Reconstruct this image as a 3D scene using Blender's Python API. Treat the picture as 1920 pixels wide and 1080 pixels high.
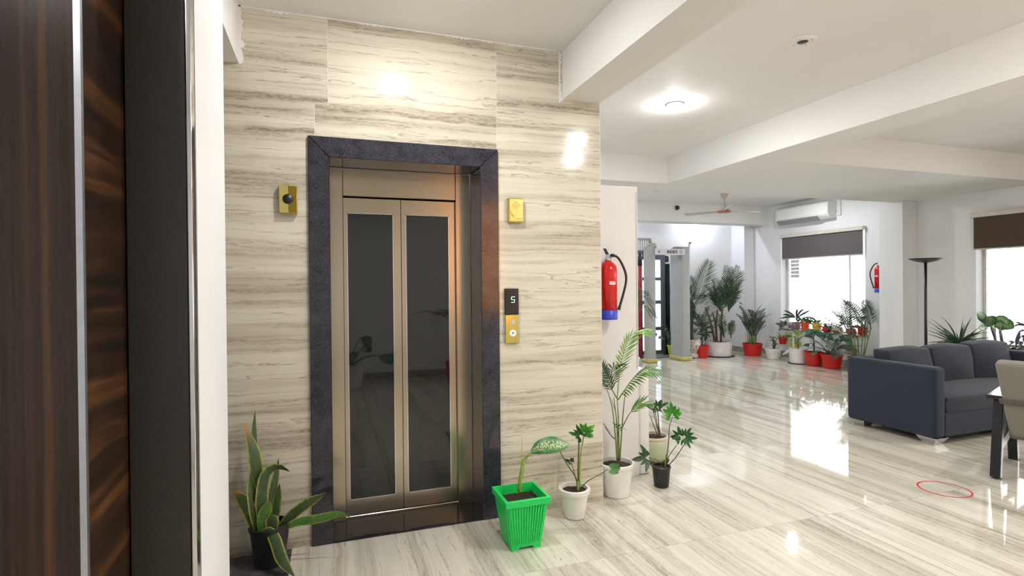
import bpy, bmesh, math, random
from mathutils import Vector, Matrix, noise as mnoise
random.seed(7)
PI = math.pi
for o in list(bpy.data.objects): bpy.data.objects.remove(o)
S = bpy.context.scene
COL = S.collection
# ------------------------------------------------------------------ camera
FPX, YAW, PITCH, ROLL, EYE = 1010.0, .32913, .0063, -.00945, 1.42
_cy, _sy, _cp, _sp = math.cos(YAW), math.sin(YAW), math.cos(PITCH), math.sin(PITCH)
FW = Vector((_sy*_cp, _cy*_cp, -_sp)); RT0 = Vector((_cy, -_sy, 0)); UP0 = RT0.cross(FW)
RT = RT0*math.cos(ROLL) + UP0*math.sin(ROLL); UP = UP0*math.cos(ROLL) - RT0*math.sin(ROLL)
CAM = Vector((0, 0, EYE))
cd = bpy.data.cameras.new('camera'); cam = bpy.data.objects.new('camera', cd); COL.objects.link(cam)
cd.sensor_width = 36; cd.sensor_fit = 'HORIZONTAL'; cd.lens = FPX/1920*36; cd.clip_start = .02; cd.clip_end = 100
mw = Matrix.Identity(4)
for r in range(3):
    mw[r][0], mw[r][1], mw[r][2], mw[r][3] = RT[r], UP[r], -FW[r], CAM[r]
cam.matrix_world = mw
S.camera = cam
# ------------------------------------------------------------------ world, exposure, large lights
S.view_settings.view_transform = 'Standard'; S.view_settings.look = 'None'
S.view_settings.gamma = 1; S.view_settings.exposure = 0.12; S.view_settings.use_curve_mapping = False
w = bpy.data.worlds.new('overcast'); S.world = w; w.use_nodes = True
bg = w.node_tree.nodes['Background']; bg.inputs[0].default_value = (.93, .96, 1, 1); bg.inputs[1].default_value = 6.0
LAMP_W = 27.0          # one recessed downlight
S.cycles.max_bounces = 10; S.cycles.diffuse_bounces = 6; S.cycles.glossy_bounces = 5
S.cycles.transparent_max_bounces = 12; S.cycles.sample_clamp_indirect = 8; S.cycles.caustics_reflective = False
S.cycles.caustics_refractive = False
def portal(x, y0, y1, z0, z1):
    l = bpy.data.lights.new('window_portal', 'AREA'); l.shape = 'RECTANGLE'; l.size = z1-z0; l.size_y = y1-y0
    l.cycles.is_portal = True
    o = bpy.data.objects.new('window_portal', l); COL.objects.link(o)
    o.location = (x, (y0+y1)/2, (z0+z1)/2); o.rotation_euler = (0, PI/2, 0)   # -Z of the light points to -X
# room numbers shared below
WY, WX, ZC, ZB = 3.145, 8.25, 2.9, 2.595     # lift wall plane, window wall plane, ceiling, underside of beams
W1 = (6.42, 8.14, .53, 2.30); W2 = (3.05, 4.84, .55, 2.25); W3 = (-.6, 1.6, .55, 2.25)
for a in (W1, W2, W3): portal(8.5, a[0], a[1], a[2], a[3])

# ------------------------------------------------------------------ pixel helpers (1920x1080) used while placing things
def ray(px, py): return FW + RT*((px-960)/FPX) - UP*((py-540)/FPX)
def aty(px, py, Y): d = ray(px, py); return CAM + d*(Y/d.y)
def atx(px, py, X): d = ray(px, py); return CAM + d*(X/d.x)
def atz(px, py, Z=0): d = ray(px, py); return CAM + d*((Z-EYE)/d.z)

# ------------------------------------------------------------------ materials
MATS = {}
class NT:
    def __init__(s, name):
        s.m = bpy.data.materials.new(name); s.m.use_nodes = True; s.t = s.m.node_tree
        s.b = s.t.nodes['Principled BSDF']; s.out = s.t.nodes['Material Output']; MATS[name] = s.m
    def n(s, typ, **kw):
        x = s.t.nodes.new(typ)
        for k, v in kw.items(): setattr(x, k, v)
        return x
    def l(s, a, b): s.t.links.new(a, b)
    def set(s, **kw):
        for k, v in kw.items():
            i = s.b.inputs[k.replace('_', ' ')]
            if hasattr(v, 'is_linked') or hasattr(v, 'links'): s.l(v, i)
            elif isinstance(v, tuple) and len(v) == 3: i.default_value = (*v, 1)
            else: i.default_value = v
    def math(s, op, a, b=None):
        x = s.n('ShaderNodeMath', operation=op)
        for i, v in enumerate((a, b)):
            if v is None: continue
            if isinstance(v, (int, float)): x.inputs[i].default_value = v
            else: s.l(v, x.inputs[i])
        return x.outputs[0]
    def ramp(s, fac, stops):
        x = s.n('ShaderNodeValToRGB'); cr = x.color_ramp
        while len(cr.elements) < len(stops): cr.elements.new(.5)
        for e, (p, c) in zip(cr.elements, stops):
            e.position = p; e.color = (c, c, c, 1) if isinstance(c, (int, float)) else (*c, 1)
        s.l(fac, x.inputs[0]); return x.outputs[0]
    def mix(s, fac, a, b, mode='MIX'):
        x = s.n('ShaderNodeMix', data_type='RGBA', blend_type=mode)
        if isinstance(fac, (int, float)): x.inputs[0].default_value = fac
        else: s.l(fac, x.inputs[0])
        for i, v in ((6, a), (7, b)):
            if isinstance(v, tuple): x.inputs[i].default_value = (*v, 1)
            else: s.l(v, x.inputs[i])
        return x.outputs[2]
    def coords(s, rand=0, kind='Object', source='Random'):
        c = s.n('ShaderNodeTexCoord').outputs[kind]
        if rand:
            r = s.n('ShaderNodeObjectInfo').outputs[source]
            v = s.n('ShaderNodeCombineXYZ')
            for i, k in enumerate((1, 1.37, 2.11)): s.l(s.math('MULTIPLY', r, rand*k), v.inputs[i])
            a = s.n('ShaderNodeVectorMath', operation='ADD'); s.l(c, a.inputs[0]); s.l(v.outputs[0], a.inputs[1]); c = a.outputs[0]
        return c
    def mapped(s, c, scale=(1, 1, 1), rot=(0, 0, 0)):
        m = s.n('ShaderNodeMapping'); s.l(c, m.inputs[0]); m.inputs['Scale'].default_value = scale; m.inputs['Rotation'].default_value = rot
        return m.outputs[0]
    def noise(s, c, scale, detail=4, rough=.55, dist=0):
        x = s.n('ShaderNodeTexNoise'); s.l(c, x.inputs[0]); x.inputs['Scale'].default_value = scale
        x.inputs['Detail'].default_value = detail; x.inputs['Roughness'].default_value = rough; x.inputs['Distortion'].default_value = dist
        return x.outputs[0]
    def bump(s, h, strength, dist=.01):
        x = s.n('ShaderNodeBump'); x.inputs['Strength'].default_value = strength; x.inputs['Distance'].default_value = dist
        s.l(h, x.inputs['Height']); s.l(x.outputs[0], s.b.inputs['Normal'])

def plain(name, col, rough=.5, var=.06, scale=30, bump=0, **kw):
    m = NT(name); c = m.coords()
    f = m.noise(c, scale, 3)
    d = tuple(max(0, v*(1-var*1.6)) for v in col); e = tuple(min(1, v*(1+var)) for v in col)
    m.set(Base_Color=m.ramp(f, [(.3, d), (.7, e)]), Roughness=rough, **kw)
    if bump: m.bump(f, bump, .004)
    return m.m

def stone(name, ax, base, mid, vein, rough, rnd=60, source='Random'):
    """veined travertine, the veins run along axis ax (0 = X, 1 = Y)"""
    m = NT(name); c = m.coords(rnd, source=source)
    def sc(along, across): return tuple(along if i == ax else across for i in range(3))
    wob = m.noise(m.mapped(c, sc(2.2, 5)), 1, 3)
    wv = m.n('ShaderNodeVectorMath', operation='MULTIPLY_ADD'); cb = m.n('ShaderNodeCombineXYZ')
    for i in range(3): m.l(wob, cb.inputs[i])
    m.l(cb.outputs[0], wv.inputs[0]); wv.inputs[1].default_value = tuple(.0 if i == ax else .055 for i in range(3)); m.l(c, wv.inputs[2])
    cc = wv.outputs[0]
    b1 = m.ramp(m.noise(m.mapped(cc, sc(.22, 7.0)), 1.0, 4, .55), [(.44, 0.0), (.60, 1.0)])      # broad taupe beds
    f1 = m.ramp(m.noise(m.mapped(cc, sc(.5, 34)), 1.0, 5, .62), [(.44, 0.0), (.66, 1.0)])         # fine streaks
    g1 = m.ramp(m.noise(m.mapped(c, sc(30, 95)), 1.2, 3, .7), [(.36, .4), (.60, 1.0)])           # pitted grain
    col = m.mix(m.math('MULTIPLY', b1, .62), base, mid)
    k = m.math('MULTIPLY', m.math('MULTIPLY', f1, g1), m.math('ADD', m.math('MULTIPLY', b1, .78), .20))
    col = m.mix(k, col, vein)
    thin = m.ramp(m.noise(m.mapped(cc, sc(.42, 13)), 1.0, 6, .55, .15), [(.488, 0.0), (.5, .75), (.512, 0.0)])
    col = m.mix(m.math('MULTIPLY', thin, g1), col, vein)
    m.set(Base_Color=col, Roughness=rough, Specular_IOR_Level=.5)
    return m.m

stone('wall_stone', 0, (.69, .65, .54), (.455, .40, .31), (.22, .175, .125), .10, 5.3, 'Object Index')
stone('floor_stone', 1, (.70, .67, .575), (.515, .48, .395), (.29, .255, .20), .045)
plain('wall_paint', (.785, .795, .812), .6, .012, 3)
plain('ceiling_paint', (.80, .795, .785), .7, .012, 2)
plain('panel_paint', (.78, .765, .755), .45, .02, 6)
plain('skirting_stone', (.33, .34, .28), .25, .25, 25)
m = NT('granite'); c = m.coords()
f = m.noise(c, 260, 2, .7); g = m.noise(c, 14, 4)
m.set(Base_Color=m.mix(m.ramp(f, [(.58, 0.0), (.70, 1.0)]), m.ramp(g, [(.3, (.013, .013, .019)), (.7, (.036, .036, .050))]), (.15, .15, .19)), Roughness=.13)
plain('black_granite', (.012, .012, .014), .06, .3, 60)
plain('dark_tile', (.075, .075, .09), .2, .3, 18)
m = NT('steel'); c = m.coords()
f = m.noise(m.mapped(c, (400, 400, 3)), 1, 3); g = m.noise(m.mapped(c, (2, 2, 1.2)), 1, 2)
m.set(Base_Color=m.mix(g, (.46, .40, .31), (.60, .51, .40)), Metallic=1.0, Roughness=m.math('MULTIPLY_ADD', f, .12)); 
m.t.nodes[-1].inputs[2].default_value = .17
plain('chrome', (.70, .71, .73), .12, .05, 10, Metallic=1.0)
plain('aluminium', (.62, .64, .70), .32, .05, 40, Metallic=1.0)
m = NT('smoked_glass'); m.set(Base_Color=(.012, .012, .012), Roughness=.02, Specular_IOR_Level=.75)
m = NT('brass'); c = m.coords(); m.set(Base_Color=m.mix(m.noise(c, 20, 2), (.60, .50, .10), (.76, .66, .22)), Metallic=1.0, Roughness=.16)
m = NT('brass_brushed'); c = m.coords(); m.set(Base_Color=m.mix(m.noise(m.mapped(c, (6, 6, 300)), 1, 2), (.62, .54, .14), (.82, .74, .32)), Metallic=1.0, Roughness=.34)
m = NT('brass_dark'); c = m.coords(); m.set(Base_Color=m.mix(m.noise(m.mapped(c, (6, 6, 300)), 1, 2), (.30, .20, .03), (.42, .29, .06)), Metallic=1.0, Roughness=.3)
def laminate(name, sc, a, b, hi, wob):
    m = NT(name); c = m.coords()
    w0 = m.noise(m.mapped(c, (2.5, 2.5, 2.5)), 1, 2)
    cb = m.n('ShaderNodeCombineXYZ')
    for i in range(3): m.l(m.math('MULTIPLY', w0, wob), cb.inputs[i])
    ad = m.n('ShaderNodeVectorMath', operation='ADD'); m.l(c, ad.inputs[0]); m.l(cb.outputs[0], ad.inputs[1])
    f = m.noise(m.mapped(ad.outputs[0], sc), 1, 5, .6); g = m.noise(m.mapped(ad.outputs[0], tuple(v*4 for v in sc)), 1, 4)
    col = m.ramp(f, [(.36, a), (.52, b), (.68, hi)])
    m.set(Base_Color=m.mix(m.math('MULTIPLY', g, .55), col, a), Roughness=.22)
laminate('wood_vertical', (34, 34, .25), (.012, .007, .005), (.045, .021, .011), (.135, .058, .020), .012)
laminate('wood_cross', (1.0, 1.3, 19), (.010, .007, .005), (.042, .018, .009), (.17, .066, .020), .05)
plain('jamb_grey', (.036, .036, .032), .35, .12, 120)
plain('black_gap', (.004, .004, .004), .6)
plain('white_plastic', (.80, .80, .78), .35, .03)
plain('white_pot', (.80, .79, .75), .32, .05, 12)
plain('grey_white_pot', (.78, .77, .76), .35, .05, 12)
plain('black_plastic', (.014, .014, .015), .35, .2)
plain('black_pot', (.016, .017, .018), .38, .25, 20)
plain('green_plastic', (.012, .66, .13), .30, .05)
plain('red_plastic', (.58, .018, .012), .32, .08)
plain('orange_plastic', (.75, .11, .02), .35, .08)
plain('yellow_pot', (.72, .47, .10), .4, .08)
plain('lime_plastic', (.48, .55, .02), .35, .08)
plain('magenta_pot', (.48, .02, .09), .3, .1)
plain('tan_pot', (.50, .36, .22), .45, .1)
plain('mauve_pot', (.30, .19, .19), .45, .1)
m = NT('glazed_jar'); c = m.coords(kind='Generated'); z = m.n('ShaderNodeSeparateXYZ'); m.l(c, z.inputs[0])
f = m.math('ADD', z.outputs[2], m.math('MULTIPLY', m.noise(c, 5, 3), .3))
m.set(Base_Color=m.ramp(f, [(.15, (.38, .43, .22)), (.8, (.44, .50, .38)), (1.05, (.62, .55, .42))]), Roughness=.2)
m = NT('urn_stone'); c = m.coords(); m.set(Base_Color=m.ramp(m.noise(c, 22, 4, .7), [(.38, (.30, .22, .16)), (.5, (.66, .62, .55)), (.7, (.74, .72, .68))]), Roughness=.5)
m = NT('soil'); c = m.coords(); f = m.noise(c, 70, 4, .7); m.set(Base_Color=m.ramp(f, [(.3, (.012, .007, .004)), (.7, (.10, .06, .035))]), Roughness=.95); m.bump(f, 1, .02)
plain('extinguisher_red', (.68, .012, .010), .2, .05)
plain('extinguisher_blue', (.045, .075, .62), .35, .05)
plain('dark_red', (.28, .012, .02), .4, .1)
plain('sofa_fabric', (.015, .022, .043), .9, .25, 420, .25, Sheen_Weight=.12)
plain('sofa_cushion', (.021, .028, .044), .9, .25, 420, .25, Sheen_Weight=.12)
plain('chair_fabric', (.205, .195, .17), .9, .16, 380, .25, Sheen_Weight=.2)
plain('chair_band', (.10, .095, .085), .9, .16, 380)
plain('black_wood', (.007, .007, .008), .18, .3)
m = NT('blind_grey'); c = m.coords(); m.set(Base_Color=m.mix(m.noise(m.mapped(c, (8, 8, 260)), 1, 3), (.085, .075, .078), (.15, .135, .135)), Roughness=.85)
m = NT('blind_brown'); c = m.coords(); m.set(Base_Color=m.mix(m.noise(m.mapped(c, (8, 8, 260)), 1, 3), (.050, .030, .019), (.105, .068, .045)), Roughness=.85)
plain('blind_rail', (.62, .60, .54), .4)
plain('frame_white', (.74, .74, .74), .4)
plain('door_frame_grey', (.085, .095, .115), .4, .1)
plain('detector_grey', (.36, .37, .37), .45, .05)
plain('detector_bar', (.62, .61, .66), .45, .04)
plain('tape_yellow', (.50, .46, .16), .5, .2)
plain('cover_beige', (.40, .39, .34), .5, .25, 30); plain('fan_cream', (.58, .54, .46), .3)
plain('fan_rust', (.42, .17, .11), .4)
plain('mat_grey', (.13, .13, .16), .7)
plain('red_tape', (.62, .03, .035), .5, .05)
plain('lamp_black', (.014, .013, .020), .35)
plain('slat_grey', (.30, .30, .31), .5); plain('grille_dark', (.05, .05, .055), .6)
plain('outdoor_wall', (.82, .82, .80), .8, .03, 2)
plain('outdoor_ground', (.6, .6, .58), .9)
m = NT('window_glass')
tr = m.n('ShaderNodeBsdfTransparent'); gl = m.n('ShaderNodeBsdfGlossy'); gl.inputs['Roughness'].default_value = .01
fr = m.n('ShaderNodeFresnel'); fr.inputs[0].default_value = 1.35; mx = m.n('ShaderNodeMixShader')
m.l(fr.outputs[0], mx.inputs[0]); m.l(tr.outputs[0], mx.inputs[1]); m.l(gl.outputs[0], mx.inputs[2]); m.l(mx.outputs[0], m.out.inputs[0])
m = NT('frosted_pane')
tl = m.n('ShaderNodeBsdfTranslucent'); tl.inputs[0].default_value = (.80, .87, .92, 1); m.set(Base_Color=(.7, .76, .8), Roughness=.3)
mx = m.n('ShaderNodeMixShader'); mx.inputs[0].default_value = .25; m.l(tl.outputs[0], mx.inputs[1]); m.l(m.b.outputs[0], mx.inputs[2]); m.l(mx.outputs[0], m.out.inputs[0])
def emit(name, col, st): m = NT(name); m.set(Base_Color=(.8, .8, .8), Emission_Color=col, Emission_Strength=st)
m = NT('amber_panel_glow'); c = m.coords(); f = m.noise(m.mapped(c, (3, 3, 2)), 1, 5, .6, .8)  # glow of the added amber panel behind the camera
m.set(Base_Color=(.5, .25, .08), Emission_Color=m.ramp(f, [(.3, (.55, .14, .02)), (.55, (1, .42, .10)), (.75, (1, .72, .35))]), Emission_Strength=5.5, Roughness=.3)
emit('lamp_lens', (1, .99, .97), 24); emit('digit_glow', (.35, 1, .75), 1.6); emit('button_glow', (.95, .93, 1), 1.1)
# leaves: UV u runs across the blade, v along it
def leaf(name, dark, light, edge=None, tip=None, spots=None, rough=.38):
    m = NT(name); uv = m.n('ShaderNodeTexCoord').outputs['UV']; sp = m.n('ShaderNodeSeparateXYZ'); m.l(uv, sp.inputs[0])
    f = m.noise(m.coords(3), 9, 3); col = m.ramp(f, [(.3, dark), (.7, light)])
    if spots:
        k = m.noise(m.mapped(uv, (7, 26, 1), (0, 0, .6)), 1, 3, .5, .4)
        cen = m.ramp(m.math('ABSOLUTE', m.math('SUBTRACT', sp.outputs[0], .5)), [(.12, 1.0), (.36, 0.0)])
        col = m.mix(m.math('MULTIPLY', cen, m.ramp(k, [(.42, 0.0), (.55, 1.0)])), col, spots)
    if edge:
        e = m.ramp(m.math('ABSOLUTE', m.math('SUBTRACT', sp.outputs[0], .5)), [(.34, 0.0), (.43, 1.0)]); col = m.mix(e, col, edge)
        bands = m.noise(m.mapped(uv, (2.5, 22, 1)), 1, 3, .6, .6); col = m.mix(m.math('MULTIPLY', m.ramp(bands, [(.45, 0.0), (.6, 1.0)]), .35), col, tuple(v*.45 for v in dark))
    if tip: col = m.mix(m.ramp(sp.outputs[1], [(.80, 0.0), (.95, 1.0)]), col, tip)
    m.set(Base_Color=col, Roughness=rough)
    return m.m
leaf('leaf_snake', (.030, .065, .022), (.075, .13, .040), (.34, .36, .07)); leaf('leaf_snake_tip', (.030, .065, .022), (.075, .13, .040), (.34, .36, .07), (.36, .17, .04))
leaf('leaf_snake_bright', (.06, .16, .03), (.12, .26, .05), (.25, .34, .06))
leaf('leaf_dieff', (.035, .15, .045), (.08, .25, .08), None, None, (.50, .60, .32))
leaf('leaf_philo', (.030, .125, .035), (.080, .23, .060)); leaf('leaf_philo_bright', (.07, .36, .04), (.15, .50, .08)); leaf('leaf_philo_dark', (.020, .060, .026), (.050, .105, .048))
leaf('leaf_palm', (.035, .120, .018), (.11, .26, .035)); leaf('leaf_palm_dark', (.014, .042, .018), (.040, .085, .034)); leaf('leaf_palm_lime', (.12, .30, .03), (.26, .50, .07))
leaf('leaf_far', (.022, .050, .026), (.065, .11, .055)); leaf('leaf_far_grey', (.05, .075, .055), (.12, .16, .12)); leaf('leaf_lime', (.16, .30, .02), (.34, .48, .06))
leaf('leaf_teal', (.02, .10, .05), (.05, .20, .10)); leaf('leaf_purple', (.06, .05, .09), (.15, .12, .20)); leaf('leaf_croton', (.12, .05, .015), (.20, .17, .03)); leaf('leaf_pink', (.30, .03, .05), (.55, .30, .28))
leaf('leaf_small', (.03, .075, .03), (.09, .17, .07))
plain('cane_green', (.16, .24, .05), .45, .25, 40); plain('cane_dark', (.07, .085, .045), .6, .3, 40); plain('cane_brown', (.14, .09, .045), .7, .3, 40)
plain('stem_pale', (.30, .42, .09), .4, .2, 30); plain('petiole', (.07, .09, .03), .45, .2, 40)

# ------------------------------------------------------------------ mesh building
class MB:
    def __init__(s): s.v = []; s.f = []; s.uv = {}
    def add(s, vs, fs, uvs=None):
        k = len(s.v); s.v += [tuple(v) for v in vs]; s.f += [tuple(i+k for i in f) for f in fs]
        if uvs:
            for i, u in enumerate(uvs): s.uv[k+i] = u
        return s
    def box(s, x0, x1, y0, y1, z0, z1):
        return s.add([(x, y, z) for z in (z0, z1) for y in (y0, y1) for x in (x0, x1)],
                     [(0, 2, 3, 1), (4, 5, 7, 6), (0, 1, 5, 4), (2, 6, 7, 3), (0, 4, 6, 2), (1, 3, 7, 5)])
    def hexa(s, pts):   # 8 points, bottom 4 ccw then top 4
        return s.add(pts, [(3, 2, 1, 0), (4, 5, 6, 7), (0, 1, 5, 4), (1, 2, 6, 5), (2, 3, 7, 6), (3, 0, 4, 7)])
    def tube(s, pts, r, n=8, caps=True):
        pts = [Vector(p) for p in pts]; rs = r if isinstance(r, (list, tuple)) else [r]*len(pts)
        k = len(s.v); t0 = (pts[1]-pts[0]).normalized()
        a = t0.orthogonal().normalized()
        for i, p in enumerate(pts):
            t = ((pts[min(i+1, len(pts)-1)]-pts[max(i-1, 0)])).normalized()
            a = (a - t*a.dot(t)).normalized(); b = t.cross(a)
            for j in range(n):
                q = 2*PI*j/n; s.v.append(tuple(p + (a*math.cos(q)+b*math.sin(q))*rs[i]))
        for i in range(len(pts)-1):
            for j in range(n):
                s.f.append((k+i*n+j, k+i*n+(j+1) % n, k+(i+1)*n+(j+1) % n, k+(i+1)*n+j))
        if caps:
            s.f.append(tuple(k+j for j in reversed(range(n)))); e = k+(len(pts)-1)*n; s.f.append(tuple(e+j for j in range(n)))
        return s
    def lathe(s, prof, n=28, c=(0, 0, 0), closed=True):   # profile of (radius, height)
        k = len(s.v)
        for r, z in prof:
            for j in range(n):
                q = 2*PI*j/n; s.v.append((c[0]+r*math.cos(q), c[1]+r*math.sin(q), c[2]+z))
        for i in range(len(prof)-1):
            for j in range(n):
                s.f.append((k+i*n+j, k+i*n+(j+1) % n, k+(i+1)*n+(j+1) % n, k+(i+1)*n+j))
        if closed:
            s.f.append(tuple(k+j for j in reversed(range(n)))); e = k+(len(prof)-1)*n; s.f.append(tuple(e+j for j in range(n)))
        return s
    def blade(s, pts, ws, side, fold=.15):    # leaf blade: centre points, full widths, side vector(s); 3 columns, uv
        k = len(s.v); n = len(pts)
        for i, p in enumerate(pts):
            p = Vector(p); t = (Vector(pts[min(i+1, n-1)])-Vector(pts[max(i-1, 0)])).normalized()
            sd = side[i] if isinstance(side, list) else side
            sd = Vector(sd); sd = (sd - t*sd.dot(t)).normalized(); nm = sd.cross(t)
            h = ws[i]/2; v = i/(n-1)
            for u, off in ((0, -1), (.5, 0), (1, 1)):
                s.uv[len(s.v)] = (u, v); s.v.append(tuple(p + sd*(off*h) + nm*(abs(off)*h*fold)))
        for i in range(n-1):
            a = k+i*3; s.f += [(a, a+1, a+4, a+3), (a+1, a+2, a+5, a+4)]
        return s
    def mesh(s, name, mat, smooth=False):
        me = bpy.data.meshes.new(name); me.from_pydata(s.v, [], s.f); me.update()
        if s.uv:
            ul = me.uv_layers.new(name='UVMap')
            for lp in me.loops: ul.data[lp.index].uv = s.uv.get(lp.vertex_index, (.5, .5))
        me.materials.append(MATS[mat])
        if smooth:
            me.polygons.foreach_set('use_smooth', [True]*len(me.polygons))
        return me
    def obj(s, name, mat, parent=None, smooth=False, bevel=0, loc=None, seg=2, sharp=None):
        o = bpy.data.objects.new(name, s.mesh(name, mat, smooth)); COL.objects.link(o)
        if loc: o.location = loc
        if parent:
            o.parent = parent
            if loc is None: o.location = -Vector(parent_world(parent))      # geometry given in world space, parents are unrotated
        if bevel:
            b = o.modifiers.new('bevel', 'BEVEL'); b.width = bevel; b.segments = seg; b.limit_method = 'ANGLE'; b.angle_limit = .6
            if seg > 1:
                o.data.polygons.foreach_set('use_smooth', [True]*len(o.data.polygons)); b.harden_normals = False
                wn = o.modifiers.new('normals', 'WEIGHTED_NORMAL'); wn.keep_sharp = True
        if smooth and sharp:
            o.data.set_sharp_from_angle(angle=sharp)
        return o
def parent_world(o):
    p = Vector(o.location)
    while o.parent: o = o.parent; p = p + Vector(o.location)
    return p
def thing(name, label, cat, loc, group=None):
    o = bpy.data.objects.new(name, None); COL.objects.link(o); o.empty_display_size = .1
    o.location = loc; o['label'] = label; o['category'] = cat
    if group: o['group'] = group
    return o
def tag(o, label, cat, group=None):
    o['label'] = label; o['category'] = cat
    if group: o['group'] = group
    return o
def struct(o, label=None):
    o['kind'] = 'structure'
    if label: o['label'] = label
    return o
def sroot(name, loc=(0, 0, 0), label=None):
    o = bpy.data.objects.new(name, None); COL.objects.link(o); o.location = loc; o.empty_display_size = .1; return struct(o, label)
def box(name, mat, x0, x1, y0, y1, z0, z1, parent=None, bevel=0, **kw): return MB().box(x0, x1, y0, y1, z0, z1).obj(name, mat, parent, bevel=bevel, **kw)
def smooth_path(pts, n=10):
    P = [Vector(p) for p in pts]; P = [P[0]*2-P[1]] + P + [P[-1]*2-P[-2]]; out = []
    for i in range(1, len(P)-2):
        for j in range(n):
            t = j/n; a, b, c, d = P[i-1], P[i], P[i+1], P[i+2]
            out.append(.5*((2*b)+(c-a)*t+(2*a-5*b+4*c-d)*t*t+(3*b-a-3*c+d)*t*t*t))
    out.append(P[-2]); return out
def resample(pts, n):
    L = [0]
    for a, b in zip(pts, pts[1:]): L.append(L[-1]+(b-a).length)
    out = []
    for k in range(n):
        d = L[-1]*k/(n-1); i = 0
        while i < len(L)-2 and L[i+1] < d: i += 1
        out.append(pts[i].lerp(pts[i+1], (d-L[i])/max(1e-9, L[i+1]-L[i])))
    return out
# ================================================================== THE ROOM
X0, Y0, Y1 = -2.0, -1.6, 9.2
# floor: slab and stone tiles in a 0.61 x 1.22 grid, dark granite tiles along the lift wall on the left
fl = struct(box('floor', 'soil', X0-.2, 8.5, Y0-.2, Y1+.2, -.12, -.012))
def tile_mesh(name, sx, sy, mat):
    g = .0007; h = .0025
    m = MB().hexa([(g, g, -.012), (sx-g, g, -.012), (sx-g, sy-g, -.012), (g, sy-g, -.012), (g, g, 0), (sx-g, g, 0), (sx-g, sy-g, 0), (g, sy-g, 0)])
    return m.mesh(name, mat)
TX, TY = .61, 1.22
tm = tile_mesh('floor_tile', TX, TY, 'floor_stone'); td = tile_mesh('dark_floor_tile', TX, .4975, 'dark_tile')
def put_tile(me, name, x, y, z=0):
    o = bpy.data.objects.new(name, me); COL.objects.link(o); o.parent = fl; o.location = (x, y, z)
ny0 = 2.48 - TY*4
for j in range(10):
    for i in range(-3, 15):
        x, y = -.2+TX*i, ny0+TY*j
        if x+TX < X0 or x > 8.3 or y > Y1+.1: continue
        if i < 0 and .9 < y < 3.2: continue
        put_tile(tm, 'floor_tile', x, y)
for i in range(-3, 0):
    for k in range(5):
        put_tile(td, 'dark_floor_tile', -.2+TX*i, 1.26+.4975*k)
# ceiling and beams
struct(box('ceiling', 'ceiling_paint', X0-.2, 8.5, Y0-.2, Y1+.2, ZC, ZC+.15))
def beam(n, x0, x1, y0, y1, z0=ZB, z1=ZC, label=None): return struct(box('trim_%d' % n, 'ceiling_paint', x0, x1, y0, y1, z0, z1), label)
beam(1, 1.426, 1.685, Y0, WY+.12, label='white ceiling beam running out from the stone lift wall')
beam(2, -.85, -.43, 2.043, WY, ZB, ZC, 'short white beam at the top left corner of the lift wall')
beam(3, 1.685, 3.797, 5.422, 5.80, label='white cross beam behind the lift block')
beam(4, 3.797, 4.173, Y0, 4.064, label='long white beam over the middle of the hall')
beam(5, 3.797, WX, 4.064, 5.80, label='wide white soffit before the fan bay')
beam(6, 1.9, WX, 8.45, 8.80, 2.56, ZC, 'white beam over the far entrance')
# lift wall: core with door opening, stone panels on it
core = MB()
core.box(-2.0, .0, 3.166, 3.29, 0, ZC); core.box(.887, 1.68, 3.166, 3.29, 0, ZC); core.box(.0, .887, 3.166, 3.29, 2.135, ZC)
wl = struct(core.obj('wall_lift', 'wall_paint'), 'lift wall clad in polished cream travertine panels')
rows = [0, .62, 1.24, 1.86, 2.42]
def panel(x0, x1, z0, z1, col):      # one slab; the panels of one column are cut from one block, so their veins run on
    box('stone_panel', 'wall_stone', x0+.0009, x1-.0009, WY, 3.166, z0+.00008, z1-.00008, wl).pass_index = col
for a, b in zip(rows, rows[1:]):
    panel(-1.06, -.06, a, b, 1); panel(-2.0, -1.06, a, b, 2)
for a, b in ((0, .76), (.76, 1.52), (1.52, 2.2), (2.2, ZC)): panel(.985, 1.69, a, b, 5)
panel(-.06, .985, 2.16, 2.42, 4)
panel(-1.06, .012, 2.42, ZC, 1); panel(-2.0, -1.06, 2.42, ZC, 2); panel(.012, .985, 2.42, ZC, 4)
for x, z0, z1 in ((-1.06, 0, ZC), (-.06, 2.23, 2.42), (.012, 2.42, ZC), (.985, 2.24, ZC)):
    box('grout_line', 'frame_white', x-.0009, x+.0009, WY+.0003, 3.165, z0, z1, wl)
box('edge_strip', 'frame_white', 1.6805, 1.693, WY+.001, 3.29, 0, ZC, wl)
# plaster left ragged on the stone along the ceiling and beam ends
def ragged(x0, x1, z, d, vertical=False):
    m = MB(); n = int(abs((x1-x0))/.012); rnd = random.Random(int(abs(x0)*100)+3)
    for i in range(n):
        a = x0+(x1-x0)*i/n; b = x0+(x1-x0)*(i+1)/n; h = d*(.35+.9*rnd.random()*abs(mnoise.noise((a*6, z, 1)))*2)
        if vertical: m.box(z, z+h, WY-.0025, WY+.001, a, b)
        else: m.box(a, b, WY-.0025, WY+.001, z-h, z)
    return m.obj('plaster_edge', 'ceiling_paint', wl)
ragged(-.43, 1.426, ZC, .012); ragged(ZB, ZC, -.432, .035, True); ragged(ZB-.02, ZC, 1.4, .022, True)
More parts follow.
